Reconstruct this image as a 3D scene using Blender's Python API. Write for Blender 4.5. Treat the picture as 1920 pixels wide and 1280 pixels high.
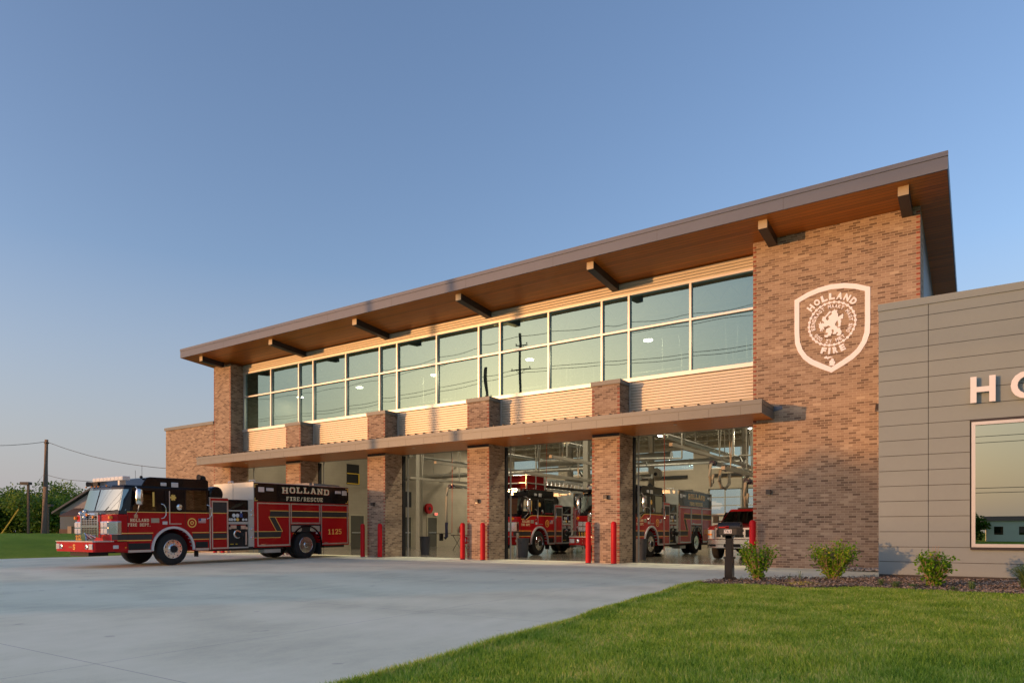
import bpy, math, random
from mathutils import Vector, Matrix

for _o in list(bpy.data.objects):
    bpy.data.objects.remove(_o, do_unlink=True)
SC = bpy.context.scene
COL = SC.collection
R = math.radians
PI = math.pi

# ------------------------------------------------------------------ camera
cam = bpy.data.cameras.new('camera')
camo = bpy.data.objects.new('camera', cam)
COL.objects.link(camo)
SC.camera = camo
cam.sensor_width = 36.0
cam.lens = 24.454
cam.shift_x = 0.0
cam.shift_y = 0.186
cam.clip_start = 0.1
cam.clip_end = 3000
camo.location = (0.0, 0.0, 1.035)
camo.rotation_euler = (R(90), 0, R(33.8575))

# ------------------------------------------------------------------ light
SUN_EL = R(3.5)
SUN_AZ = R(213.0)                      # compass bearing of the sun, measured from +Y towards +X
world = bpy.data.worlds.new('World')
SC.world = world
world.use_nodes = True
_nt = world.node_tree
_bg = _nt.nodes['Background']
_sk = _nt.nodes.new('ShaderNodeTexSky')
_sk.sky_type = 'NISHITA'
_sk.sun_disc = False
_sk.sun_elevation = SUN_EL
_sk.sun_rotation = SUN_AZ
_sk.air_density = 1.0
_sk.dust_density = 2.0
_sk.ozone_density = 2.2
_tc = _nt.nodes.new('ShaderNodeTexCoord')
_sep = _nt.nodes.new('ShaderNodeSeparateXYZ')
_mr = _nt.nodes.new('ShaderNodeMapRange')
_mr.inputs['From Min'].default_value = 0.0
_mr.inputs['From Max'].default_value = 0.34
_mr.inputs['To Min'].default_value = 0.9
_mr.inputs['To Max'].default_value = 0.0
_mx = _nt.nodes.new('ShaderNodeMix')
_mx.data_type = 'RGBA'
_mx.inputs[7].default_value = (0.80, 0.93, 1.0, 1)     # pale evening air near the horizon
_nt.links.new(_tc.outputs['Generated'], _sep.inputs[0])
_nt.links.new(_sep.outputs['Z'], _mr.inputs['Value'])
_nt.links.new(_mr.outputs[0], _mx.inputs[0])
_nt.links.new(_sk.outputs[0], _mx.inputs[6])
_tn = _nt.nodes.new('ShaderNodeMix')
_tn.data_type = 'RGBA'; _tn.blend_type = 'MULTIPLY'; _tn.inputs[0].default_value = 1.0
_tn.inputs[7].default_value = (1.03, 0.885, 0.945, 1)
_nt.links.new(_mx.outputs[2], _tn.inputs[6])
_nt.links.new(_tn.outputs[2], _bg.inputs['Color'])
_bg.inputs['Strength'].default_value = 0.15

sunl = bpy.data.lights.new('sun', 'SUN')
suno = bpy.data.objects.new('sun', sunl)
COL.objects.link(suno)
sunl.energy = 0.74
sunl.angle = R(0.5)
sunl.color = (1.0, 0.46, 0.17)
_sd = Vector((math.sin(SUN_AZ) * math.cos(SUN_EL), math.cos(SUN_AZ) * math.cos(SUN_EL), math.sin(SUN_EL)))
suno.rotation_euler = _sd.to_track_quat('Z', 'Y').to_euler()
suno.location = (-60, -90, 40)

SC.view_settings.view_transform = 'Standard'
SC.view_settings.look = 'None'
SC.view_settings.exposure = 1.86
SC.view_settings.gamma = 1.0
SC.render.film_transparent = False

# ------------------------------------------------------------------ materials
class NT:
    def __init__(s, m):
        s.m = m; s.t = m.node_tree
    def n(s, kind, **kw):
        nd = s.t.nodes.new(kind)
        for k, v in kw.items():
            setattr(nd, k, v)
        return nd
    def l(s, a, b):
        s.t.links.new(a, b)
    def val(s, sock, v):
        if hasattr(v, 'node'):
            s.t.links.new(v, sock)
        else:
            sock.default_value = v
    def math(s, op, a, b=0.0, c=None):
        nd = s.n('ShaderNodeMath', operation=op)
        s.val(nd.inputs[0], a); s.val(nd.inputs[1], b)
        if c is not None: s.val(nd.inputs[2], c)
        return nd.outputs[0]
    def mix(s, f, a, b):
        nd = s.n('ShaderNodeMix', data_type='RGBA')
        s.val(nd.inputs[0], f); s.val(nd.inputs[6], a); s.val(nd.inputs[7], b)
        return nd.outputs[2]
    def ramp(s, f, stops, interp='LINEAR'):
        nd = s.n('ShaderNodeValToRGB')
        nd.color_ramp.interpolation = interp
        el = nd.color_ramp.elements
        while len(el) < len(stops): el.new(0.5)
        for e, (p, c) in zip(el, stops):
            e.position = p; e.color = (c[0], c[1], c[2], 1)
        s.val(nd.inputs[0], f)
        return nd.outputs[0]
    def noise(s, vec, scale, detail=4.0, rough=0.55):
        nd = s.n('ShaderNodeTexNoise')
        nd.inputs['Scale'].default_value = scale
        nd.inputs['Detail'].default_value = detail
        nd.inputs['Roughness'].default_value = rough
        if vec is not None: s.l(vec, nd.inputs['Vector'])
        return nd.outputs[0]
    def scaled(s, vec, sc):
        nd = s.n('ShaderNodeVectorMath', operation='MULTIPLY')
        s.l(vec, nd.inputs[0]); nd.inputs[1].default_value = sc
        return nd.outputs[0]
    def bump(s, h, strength=0.3, dist=0.01):
        nd = s.n('ShaderNodeBump')
        nd.inputs['Strength'].default_value = strength
        nd.inputs['Distance'].default_value = dist
        s.l(h, nd.inputs['Height'])
        return nd.outputs[0]

def new_mat(name):
    m = bpy.data.materials.new(name)
    m.use_nodes = True
    k = NT(m)
    k.b = m.node_tree.nodes['Principled BSDF']
    k.out = m.node_tree.nodes['Material Output']
    return k

def c4(c): return (c[0], c[1], c[2], 1.0)

def mat(name, col, rough=0.6, metal=0.0, var=0.0, vscale=3.0, bump=0.0, bscale=40.0, coat=0.0, emit=None, estr=1.0, spec=0.5, stretch=(1, 1, 1)):
    k = new_mat(name)
    b = k.b
    b.inputs['Roughness'].default_value = rough
    b.inputs['Metallic'].default_value = metal
    b.inputs['Specular IOR Level'].default_value = spec
    b.inputs['Coat Weight'].default_value = coat
    b.inputs['Coat Roughness'].default_value = 0.04
    b.inputs['Base Color'].default_value = c4(col)
    if var > 0 or bump > 0:
        geo = k.n('ShaderNodeNewGeometry')
        pos = k.scaled(geo.outputs['Position'], stretch)
        if var > 0:
            n1 = k.noise(pos, vscale)
            n2 = k.noise(pos, vscale * 7.3, 3)
            f = k.math('ADD', k.math('MULTIPLY', n1, 0.65), k.math('MULTIPLY', n2, 0.35))
            lo = [max(0, x * (1 - var)) for x in col]; hi = [min(1, x * (1 + var)) for x in col]
            k.l(k.ramp(f, [(0.3, lo), (0.7, hi)]), b.inputs['Base Color'])
        if bump > 0:
            k.l(k.bump(k.noise(pos, bscale, 3), bump, 0.01), b.inputs['Normal'])
    if emit:
        b.inputs['Emission Color'].default_value = c4(emit)
        b.inputs['Emission Strength'].default_value = estr
    return k.m

def brick_mat(name, offs=0.0):
    k = new_mat(name)
    geo = k.n('ShaderNodeNewGeometry')
    sp = k.n('ShaderNodeSeparateXYZ'); k.l(geo.outputs['Position'], sp.inputs[0])
    u = k.math('ADD', k.math('ADD', sp.outputs['X'], sp.outputs['Y']), 200.0 + offs)
    v = sp.outputs['Z']
    BW, BH, MO = 0.2032, 0.0677, 0.0115
    rowf = k.math('DIVIDE', k.math('ADD', v, 20.31), BH)
    row = k.math('FLOOR', rowf)
    half = k.math('MULTIPLY', k.math('MODULO', row, 2.0), 0.5)
    colf = k.math('ADD', k.math('DIVIDE', u, BW), half)
    colm = k.math('FLOOR', colf)
    fu = k.math('SUBTRACT', colf, colm)
    fv = k.math('SUBTRACT', rowf, row)
    cmb = k.n('ShaderNodeCombineXYZ'); k.l(colm, cmb.inputs[0]); k.l(row, cmb.inputs[1])
    wn = k.n('ShaderNodeTexWhiteNoise', noise_dimensions='2D'); k.l(cmb.outputs[0], wn.inputs['Vector'])
    r1 = wn.outputs['Value']
    # streaky clusters of lighter and darker bricks
    st = k.noise(k.scaled(geo.outputs['Position'], (0.55, 0.55, 2.4)), 1.3, 3, 0.6)
    f = k.math('ADD', k.math('MULTIPLY', r1, 0.62), k.math('MULTIPLY', st, 0.62))
    body = k.ramp(f, [(0.14, (0.120, 0.080, 0.056)), (0.40, (0.215, 0.150, 0.103)), (0.46, (0.295, 0.208, 0.140)),
                      (0.66, (0.37, 0.266, 0.180)), (0.88, (0.44, 0.328, 0.228)), (1.0, (0.56, 0.435, 0.30))])
    fine = k.noise(geo.outputs['Position'], 38.0, 4, 0.7)
    body = k.mix(k.math('MULTIPLY', k.math('SUBTRACT', fine, 0.35), 0.55), body, (0.19, 0.12, 0.09, 1))
    mu = k.math('LESS_THAN', fu, MO / BW)
    mv = k.math('LESS_THAN', fv, MO / BH)
    mort = k.math('MAXIMUM', mu, mv)
    col = k.mix(mort, body, (0.50, 0.40, 0.28, 1))
    k.l(col, k.b.inputs['Base Color'])
    k.b.inputs['Roughness'].default_value = 0.85
    k.b.inputs['Specular IOR Level'].default_value = 0.25
    h = k.math('ADD', k.math('MULTIPLY', k.math('SUBTRACT', 1.0, mort), 0.8), k.math('MULTIPLY', fine, 0.4))
    k.l(k.bump(h, 0.35, 0.006), k.b.inputs['Normal'])
    return k.m

def glass_mat(name, tint=(0.75, 0.88, 0.83), refl=0.45, through=(0.30, 0.36, 0.33), rough=0.0):
    """coated insulating glass: mirrors part of the view, lets part through"""
    k = new_mat(name)
    k.t.nodes.remove(k.b)
    g = k.n('ShaderNodeBsdfGlossy'); g.inputs['Color'].default_value = c4(tint); g.inputs['Roughness'].default_value = rough
    t = k.n('ShaderNodeBsdfTransparent'); t.inputs['Color'].default_value = c4(through)
    lw = k.n('ShaderNodeFresnel'); lw.inputs['IOR'].default_value = 1.5
    f = k.math('MINIMUM', k.math('ADD', refl, k.math('MULTIPLY', lw.outputs[0], 1.0 - refl)), 1.0)
    mx = k.n('ShaderNodeMixShader')
    k.l(f, mx.inputs[0]); k.l(t.outputs[0], mx.inputs[1]); k.l(g.outputs[0], mx.inputs[2])
    k.l(mx.outputs[0], k.out.inputs['Surface'])
    return k.m

def concrete_mat(name, col, joints=None, rough=0.8, wet=0.0):
    k = new_mat(name)
    geo = k.n('ShaderNodeNewGeometry'); pos = geo.outputs['Position']
    a = k.noise(k.scaled(pos, (0.5, 1.0, 1.0)), 0.5, 6, 0.68)
    b = k.noise(k.scaled(pos, (1.0, 0.5, 1.0)), 3.1, 5, 0.7)
    c = k.noise(pos, 55.0, 3, 0.7)
    # faint curving tyre tracks and trowel marks
    wv = k.n('ShaderNodeTexWave', wave_type='RINGS')
    k.l(k.scaled(pos, (0.8, 0.55, 1.0)), wv.inputs['Vector'])
    wv.inputs['Scale'].default_value = 0.22; wv.inputs['Distortion'].default_value = 9.0
    wv.inputs['Detail'].default_value = 4.0; wv.inputs['Detail Scale'].default_value = 1.4
    f = k.math('ADD', k.math('ADD', k.math('MULTIPLY', a, 0.26), k.math('MULTIPLY', b, 0.40)),
               k.math('ADD', k.math('MULTIPLY', c, 0.20), k.math('MULTIPLY', wv.outputs['Fac'], 0.14)))
    lo = [x * 0.74 for x in col]; hi = [min(1, x * 1.18) for x in col]
    cc = k.ramp(f, [(0.28, lo), (0.50, col), (0.72, hi)])
    # a few small dark spots and stains
    sp = k.noise(pos, 2.3, 2, 0.5)
    spot = k.ramp(sp, [(0.0, (0, 0, 0)), (0.735, (0, 0, 0)), (0.76, (1, 1, 1))])
    cc = k.mix(k.math('MULTIPLY', spot, 0.30), cc, (0.22, 0.19, 0.15, 1))
    if joints:
        s = k.n('ShaderNodeSeparateXYZ'); k.l(pos, s.inputs[0])
        for ax, (o, st) in zip(('X', 'Y'), joints):
            m_ = k.math('MODULO', k.math('ADD', s.outputs[ax], o + st * 100), st)
            ln = k.math('LESS_THAN', m_, 0.012)
            cc = k.mix(k.math('MULTIPLY', ln, 0.45), cc, (0.14, 0.13, 0.12, 1))
    k.l(cc, k.b.inputs['Base Color'])
    k.b.inputs['Roughness'].default_value = rough
    k.l(k.bump(k.math('ADD', b, c), 0.25, 0.004), k.b.inputs['Normal'])
    return k.m

def leaf_mat(name, dark, light, dry=None, trans=0.35, ns=0.9):
    k = new_mat(name)
    geo = k.n('ShaderNodeNewGeometry')
    n1 = k.noise(geo.outputs['Position'], ns, 4, 0.65)
    f = k.math('ADD', k.math('MULTIPLY', geo.outputs['Random Per Island'], 0.55), k.math('MULTIPLY', k.math('SUBTRACT', n1, 0.22), 0.95 if dry else 0.6))
    st = [(0.12, dark), (0.62, light)]
    if dry: st.append((0.92, dry))
    col = k.ramp(f, st)
    k.l(col, k.b.inputs['Base Color'])
    k.b.inputs['Roughness'].default_value = 0.55
    k.b.inputs['Specular IOR Level'].default_value = 0.3
    tr = k.n('ShaderNodeBsdfTranslucent'); k.l(col, tr.inputs['Color'])
    mx = k.n('ShaderNodeMixShader'); mx.inputs[0].default_value = trans
    k.l(k.b.outputs[0], mx.inputs[1]); k.l(tr.outputs[0], mx.inputs[2]); k.l(mx.outputs[0], k.out.inputs['Surface'])
    return k.m

def planks_mat(name, col, pitch=0.10, axis='Y', rough=0.35):
    """narrow boards running along X with a dark line between each"""
    k = new_mat(name)
    geo = k.n('ShaderNodeNewGeometry')
    s = k.n('ShaderNodeSeparateXYZ'); k.l(geo.outputs['Position'], s.inputs[0])
    t = k.math('DIVIDE', k.math('ADD', s.outputs[axis], 100.0), pitch)
    fl = k.math('FLOOR', t); fr = k.math('SUBTRACT', t, fl)
    gr = k.noise(k.scaled(geo.outputs['Position'], (1.2, 22.0, 22.0)), 1.0, 4, 0.7)
    wn = k.n('ShaderNodeTexWhiteNoise', noise_dimensions='1D'); k.l(fl, wn.inputs['W'])
    f = k.math('ADD', k.math('MULTIPLY', gr, 0.75), k.math('MULTIPLY', wn.outputs['Value'], 0.25))
    cc = k.ramp(f, [(0.25, [x * 0.7 for x in col]), (0.75, [x * 1.3 for x in col])])
    ln = k.math('LESS_THAN', fr, 0.09)
    cc = k.mix(k.math('MULTIPLY', ln, 0.75), cc, (col[0] * .25, col[1] * .25, col[2] * .25, 1))
    k.l(cc, k.b.inputs['Base Color'])
    k.b.inputs['Roughness'].default_value = rough
    k.l(k.bump(k.math('SUBTRACT', 1.0, ln), 0.3, 0.004), k.b.inputs['Normal'])
    return k.m

def block_mat(name, col):
    k = new_mat(name)
    geo = k.n('ShaderNodeNewGeometry')
    s = k.n('ShaderNodeSeparateXYZ'); k.l(geo.outputs['Position'], s.inputs[0])
    u = k.math('DIVIDE', k.math('ADD', k.math('ADD', s.outputs['X'], s.outputs['Y']), 200.0), 0.4)
    v = k.math('DIVIDE', k.math('ADD', s.outputs['Z'], 20.0), 0.2)
    row = k.math('FLOOR', v)
    u = k.math('ADD', u, k.math('MULTIPLY', k.math('MODULO', row, 2.0), 0.5))
    ml = k.math('MAXIMUM', k.math('LESS_THAN', k.math('FRACT', u), 0.025), k.math('LESS_THAN', k.math('FRACT', v), 0.05))
    n = k.noise(geo.outputs['Position'], 1.2, 4)
    cc = k.ramp(n, [(0.3, [x * 0.92 for x in col]), (0.7, [x * 1.06 for x in col])])
    cc = k.mix(k.math('MULTIPLY', ml, 0.28), cc, (col[0] * .55, col[1] * .55, col[2] * .55, 1))
    k.l(cc, k.b.inputs['Base Color']); k.b.inputs['Roughness'].default_value = 0.6
    return k.m

M = {}
M['brick'] = brick_mat('brick')
M['redbrick'] = mat('red header brick', (0.30, 0.085, 0.05), 0.85, var=0.3, vscale=6, bump=0.3)
M['fascia'] = mat('taupe metal', (0.138, 0.158, 0.195), 0.45, 0.0, var=0.05, vscale=0.8, spec=0.4)
M['bronze'] = mat('dark bronze metal', (0.05, 0.042, 0.04), 0.4, 0.2, spec=0.5)
M['beam'] = mat('bronze beam cladding', (0.42, 0.34, 0.20), 0.42, 0.1, var=0.05)
M['soffit'] = planks_mat('wood look soffit', (0.56, 0.155, 0.016), 0.15, 'Y', 0.32)
M['coping'] = mat('tan coping metal', (0.165, 0.180, 0.172), 0.45, 0.1, var=0.05)
M['corr'] = mat('corrugated silver panel', (0.56, 0.53, 0.44), 0.48, 0.4, var=0.04)
M['frame'] = mat('satin aluminium frame', (0.72, 0.69, 0.64), 0.35, 0.45)
M['glass'] = glass_mat('reflective glass', (0.225, 0.37, 0.37), 0.62, (0.45, 0.54, 0.48))
M['glass_office'] = glass_mat('office glass', (0.64, 0.66, 0.50), 0.74, (0.25, 0.28, 0.25))
M['glass_clear'] = glass_mat('clear glass', (0.9, 0.95, 0.93), 0.03, (0.82, 0.90, 0.87))
M['gray_panel'] = mat('grey cladding panel', (0.262, 0.312, 0.305), 0.6, 0.0, var=0.035, vscale=1.5)
M['gap'] = mat('panel joint shadow gap', (0.06, 0.055, 0.05), 0.9)
M['sidemetal'] = mat('side wall grey metal', (0.20, 0.20, 0.20), 0.5, 0.2, var=0.06)
M['interior'] = block_mat('painted block', (0.40, 0.35, 0.265))
M['ceiling'] = mat('painted deck', (0.42, 0.40, 0.33), 0.7, var=0.05)
M['steel'] = mat('painted steel', (0.38, 0.355, 0.29), 0.5, 0.0, var=0.05)
M['galv'] = mat('galvanised duct', (0.60, 0.59, 0.53), 0.32, 0.75, var=0.10, vscale=4)
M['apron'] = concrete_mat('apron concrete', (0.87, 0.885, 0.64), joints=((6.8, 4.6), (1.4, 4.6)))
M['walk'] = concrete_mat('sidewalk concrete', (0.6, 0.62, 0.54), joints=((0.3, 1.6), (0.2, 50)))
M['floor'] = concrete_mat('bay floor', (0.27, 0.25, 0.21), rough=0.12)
M['asphalt'] = mat('asphalt', (0.06, 0.06, 0.06), 0.85, var=0.2, vscale=2, bump=0.3)
M['bollard'] = mat('red bollard plastic', (0.60, 0.004, 0.010), 0.5, var=0.05, vscale=2, spec=0.3)
M['white'] = mat('white paint', (0.85, 0.82, 0.78), 0.5)
M['emblem'] = mat('white emblem paint', (1.0, 1.0, 1.0), 0.6, var=0.02)
M['letter'] = mat('brushed letter metal', (0.88, 0.86, 0.84), 0.4, 0.1)
M['red'] = mat('fire engine red', (0.47, 0.003, 0.008), 0.30, 0.0, coat=0.35, var=0.03, spec=0.25)
M['black'] = mat('gloss black paint', (0.004, 0.004, 0.006), 0.18, 0.0, coat=0.25, spec=0.3)
M['matblack'] = mat('matt black', (0.015, 0.015, 0.015), 0.7)
M['rubber'] = mat('tyre rubber', (0.018, 0.018, 0.018), 0.8, bump=0.2, bscale=30)
M['chrome'] = mat('chrome', (0.80, 0.80, 0.80), 0.12, 1.0)
M['alu'] = mat('brushed aluminium', (0.66, 0.66, 0.66), 0.32, 0.85)
M['alupaint'] = mat('painted aluminium body', (0.58, 0.60, 0.56), 0.45, 0.35, var=0.05)
M['gold'] = mat('gold leaf', (0.95, 0.58, 0.13), 0.45)
M['stripe'] = mat('dark reflective stripe', (0.035, 0.033, 0.032), 0.5)
M['goldtext'] = mat('cream gold lettering', (0.95, 0.80, 0.50), 0.5)
M['orange'] = mat('orange number', (0.95, 0.50, 0.03), 0.5)
M['redshade'] = mat('red letter outline', (0.55, 0.05, 0.01), 0.5)
M['truckglass'] = glass_mat('vehicle glass', (0.80, 0.92, 0.86), 0.42, (0.25, 0.29, 0.27))
M['darkglass'] = glass_mat('dark vehicle glass', (0.55, 0.6, 0.6), 0.08, (0.05, 0.05, 0.05))
M['lens'] = mat('clear lamp lens', (0.75, 0.76, 0.78), 0.15, 0.3)
M['amber'] = mat('amber lens', (0.85, 0.28, 0.02), 0.2)
M['redlens'] = mat('red lens', (0.5, 0.01, 0.01), 0.15)
M['gauge'] = mat('gauge face', (0.75, 0.78, 0.76), 0.3)
M['blue'] = mat('blue panel', (0.03, 0.07, 0.25), 0.4)
M['tan'] = mat('tan seat', (0.35, 0.26, 0.13), 0.8)
M['bluecuff'] = mat('dark blue rubber cuff', (0.01, 0.015, 0.06), 0.6)
M['hose'] = mat('grey flexible hose', (0.28, 0.26, 0.22), 0.6, bump=0.8, bscale=50)
M['door'] = mat('dark olive door', (0.085, 0.08, 0.06), 0.5)
M['doorframe'] = mat('tan door frame', (0.45, 0.41, 0.30), 0.5)
M['plastic_grey'] = mat('grey bin plastic', (0.07, 0.08, 0.095), 0.6)
M['mailbox'] = mat('black bronze mailbox', (0.016, 0.018, 0.021), 0.16, 0.0, spec=0.3)
M['wood_pole'] = mat('weathered pole wood', (0.20, 0.16, 0.13), 0.85, var=0.25, vscale=2, stretch=(6, 6, 0.6), bump=0.3)
M['wire'] = mat('black cable', (0.03, 0.03, 0.03), 0.6)
M['pole_metal'] = mat('dark bronze pole', (0.06, 0.05, 0.04), 0.5)
M['yellow'] = mat('yellow guard plastic', (0.75, 0.50, 0.04), 0.5)
M['bark'] = mat('bark', (0.11, 0.085, 0.065), 0.9, var=0.3, bump=0.4)
M['twig'] = mat('pale twig', (0.42, 0.29, 0.19), 0.8)
M['leaf_shrub'] = leaf_mat('shrub leaf', (0.05, 0.19, 0.012), (0.24, 0.50, 0.03), (0.60, 0.58, 0.06))
M['leaf_tree'] = leaf_mat('tree leaf', (0.022, 0.07, 0.010), (0.13, 0.25, 0.03))
M['leaf_tree2'] = leaf_mat('yellow green leaf', (0.06, 0.13, 0.02), (0.27, 0.38, 0.05))
M['grassblade'] = leaf_mat('grass blade', (0.07, 0.19, 0.010), (0.42, 0.64, 0.07), (0.85, 0.76, 0.28), 0.35, 1.6)
M['plantblade'] = leaf_mat('ornamental grass', (0.05, 0.13, 0.04), (0.22, 0.33, 0.12))
M['siding_blue'] = mat('blue grey siding', (0.13, 0.19, 0.24), 0.6, var=0.05)
M['gable'] = mat('beige gable', (0.42, 0.38, 0.36), 0.7, var=0.04)
M['shingle'] = mat('brown shingle', (0.13, 0.085, 0.065), 0.9, var=0.25, vscale=6)
M['slate'] = mat('dark roof edge', (0.10, 0.12, 0.14), 0.6)
M['housebrick'] = mat('house brick', (0.22, 0.14, 0.10), 0.9, var=0.2, vscale=5)
M['lamp'] = mat('lamp glow', (1, 1, 1), 0.4, emit=(1.0, 0.92, 0.80), estr=12.0)
M['exit'] = mat('exit sign glow', (0.9, 0.1, 0.06), 0.5, emit=(1.0, 0.12, 0.08), estr=0.5)
M['orangewall'] = mat('sunlit tan siding', (0.55, 0.40, 0.27), 0.7)
M['warehouse'] = mat('pale metal siding', (0.42, 0.44, 0.46), 0.6, var=0.05)

M['pickup_red'] = mat('deep red pickup paint', (0.20, 0.004, 0.007), 0.3, 0.0, coat=0.3, spec=0.3)
M['basket_red'] = mat('dull dark red basket', (0.20, 0.006, 0.006), 0.75, 0.0, spec=0.15)
def lawn_mat():
    k = new_mat('lawn soil and turf')
    geo = k.n('ShaderNodeNewGeometry'); pos = geo.outputs['Position']
    a = k.noise(pos, 0.35, 4); b = k.noise(pos, 5.0, 4, 0.7); c = k.noise(k.scaled(pos, (1, 1, 1)), 45.0, 3, 0.8)
    f = k.math('ADD', k.math('ADD', k.math('MULTIPLY', a, 0.4), k.math('MULTIPLY', b, 0.3)), k.math('MULTIPLY', c, 0.3))
    col = k.ramp(f, [(0.30, (0.13, 0.24, 0.02)), (0.52, (0.25, 0.38, 0.035)), (0.70, (0.42, 0.48, 0.09))])
    k.l(col, k.b.inputs['Base Color']); k.b.inputs['Roughness'].default_value = 0.9
    k.b.inputs['Specular IOR Level'].default_value = 0.1
    k.l(k.bump(k.math('ADD', c, b), 0.9, 0.05), k.b.inputs['Normal'])
    return k.m
def mulch_mat():
    k = new_mat('bark mulch')
    geo = k.n('ShaderNodeNewGeometry')
    f = k.math('ADD', k.math('MULTIPLY', geo.outputs['Random Per Island'], 0.7), k.math('MULTIPLY', k.noise(geo.outputs['Position'], 30, 3), 0.3))
    col = k.ramp(f, [(0.1, (0.19, 0.15, 0.11)), (0.55, (0.30, 0.24, 0.18)), (0.9, (0.50, 0.42, 0.33))])
    k.l(col, k.b.inputs['Base Color']); k.b.inputs['Roughness'].default_value = 0.95
    return k.m
def stone_mat():
    k = new_mat('river stones')
    geo = k.n('ShaderNodeNewGeometry')
    col = k.ramp(geo.outputs['Random Per Island'], [(0.0, (0.18, 0.14, 0.11)), (0.5, (0.38, 0.33, 0.27)), (1.0, (0.60, 0.56, 0.50))])
    k.l(col, k.b.inputs['Base Color']); k.b.inputs['Roughness'].default_value = 0.8
    return k.m
M['lawn'] = lawn_mat(); M['mulch'] = mulch_mat(); M['stone'] = stone_mat()

# ------------------------------------------------------------------ mesh helpers
class MB:
    def __init__(s):
        s.v = []; s.f = []; s.m = []; s.mi = 0
    def add(s, vs, fs):
        o = len(s.v)
        s.v.extend([tuple(v) for v in vs])
        for f in fs:
            s.f.append([i + o for i in f]); s.m.append(s.mi)
        return s
    def box(s, x0, x1, y0, y1, z0, z1):
        if x0 > x1: x0, x1 = x1, x0
        if y0 > y1: y0, y1 = y1, y0
        if z0 > z1: z0, z1 = z1, z0
        return s.add([(x0, y0, z0), (x1, y0, z0), (x1, y1, z0), (x0, y1, z0), (x0, y0, z1), (x1, y0, z1), (x1, y1, z1), (x0, y1, z1)],
                     [(3, 2, 1, 0), (4, 5, 6, 7), (0, 1, 5, 4), (1, 2, 6, 5), (2, 3, 7, 6), (3, 0, 4, 7)])
    def prism(s, poly, axis, a, b):
        """poly of 2-D points swept along axis from a to b (x: (y,z), y: (x,z), z: (x,y))"""
        def P(p, t):
            return {'x': (t, p[0], p[1]), 'y': (p[0], t, p[1]), 'z': (p[0], p[1], t)}[axis]
        ar = sum(poly[i][0] * poly[(i + 1) % len(poly)][1] - poly[(i + 1) % len(poly)][0] * poly[i][1] for i in range(len(poly)))
        if (ar < 0): poly = poly[::-1]
        if axis == 'y': a, b = max(a, b), min(a, b)
        else: a, b = min(a, b), max(a, b)
        n = len(poly)
        vs = [P(p, a) for p in poly] + [P(p, b) for p in poly]
        fs = [list(range(n))[::-1], list(range(n, 2 * n))]
        for i in range(n):
            j = (i + 1) % n
            fs.append((i, j, n + j, n + i))
        return s.add(vs, fs)
    def tube(s, pts, r, seg=8, r2=None, caps=True):
        pts = [Vector(p) for p in pts]
        n = len(pts); r2 = r if r2 is None else r2
        rings = []; up = None
        for i, p in enumerate(pts):
            d = (pts[min(i + 1, n - 1)] - pts[max(i - 1, 0)]).normalized()
            if up is None:
                up = Vector((0, 0, 1)) if abs(d.z) < 0.9 else Vector((1, 0, 0))
            a = d.cross(up)
            if a.length < 1e-4:
                up = Vector((1, 0, 0)) if abs(d.x) < .9 else Vector((0, 1, 0)); a = d.cross(up)
            a.normalize(); b = d.cross(a).normalized(); up = b.cross(d) * 1.0
            rr = r[i] if isinstance(r, (list, tuple)) else r + (r2 - r) * i / max(1, n - 1)
            rings.append([p + a * (rr * math.cos(2 * PI * k / seg)) + b * (rr * math.sin(2 * PI * k / seg)) for k in range(seg)])
        vs = [v for rg in rings for v in rg]; fs = []
        for i in range(n - 1):
            for k in range(seg):
                k2 = (k + 1) % seg
                fs.append((i * seg + k, (i + 1) * seg + k, (i + 1) * seg + k2, i * seg + k2))
        if caps:
            fs.append(tuple(range(seg))); fs.append(tuple(reversed(range((n - 1) * seg, n * seg))))
        return s.add(vs, fs)
    def cyl(s, p0, p1, r, r2=None, seg=16):
        return s.tube([p0, p1], r, seg, r2)
    def lathe(s, prof, c, axis='z', seg=24):
        """prof: list of (radius, offset along axis)"""
        vs = []
        for r, h in prof:
            for k in range(seg):
                a = 2 * PI * k / seg; u, w = r * math.cos(a), r * math.sin(a)
                vs.append({'z': (c[0] + u, c[1] + w, c[2] + h), 'x': (c[0] + h, c[1] + u, c[2] + w), 'y': (c[0] + w, c[1] + h, c[2] + u)}[axis])
        fs = []; n = len(prof)
        for i in range(n - 1):
            for k in range(seg):
                k2 = (k + 1) % seg
                fs.append((i * seg + k, i * seg + k2, (i + 1) * seg + k2, (i + 1) * seg + k))
        fs.append(tuple(reversed(range(seg)))); fs.append(tuple(range((n - 1) * seg, n * seg)))
        return s.add(vs, fs)
    def ball(s, c, rx, ry=None, rz=None, seg=12, rings=8):
        ry = rx if ry is None else ry; rz = rx if rz is None else rz
        vs = [(c[0], c[1], c[2] - rz)]; fs = []
        for i in range(1, rings):
            t = PI * i / rings
            for k in range(seg):
                a = 2 * PI * k / seg
                vs.append((c[0] + rx * math.sin(t) * math.cos(a), c[1] + ry * math.sin(t) * math.sin(a), c[2] - rz * math.cos(t)))
        vs.append((c[0], c[1], c[2] + rz))
        for k in range(seg):
            k2 = (k + 1) % seg
            fs.append((0, 1 + k2, 1 + k)); L = 1 + (rings - 2) * seg
            fs.append((L + k, L + k2, len(vs) - 1))
            for i in range(rings - 2):
                o = 1 + i * seg
                fs.append((o + k, o + k2, o + seg + k2, o + seg + k))
        return s.add(vs, fs)
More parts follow.
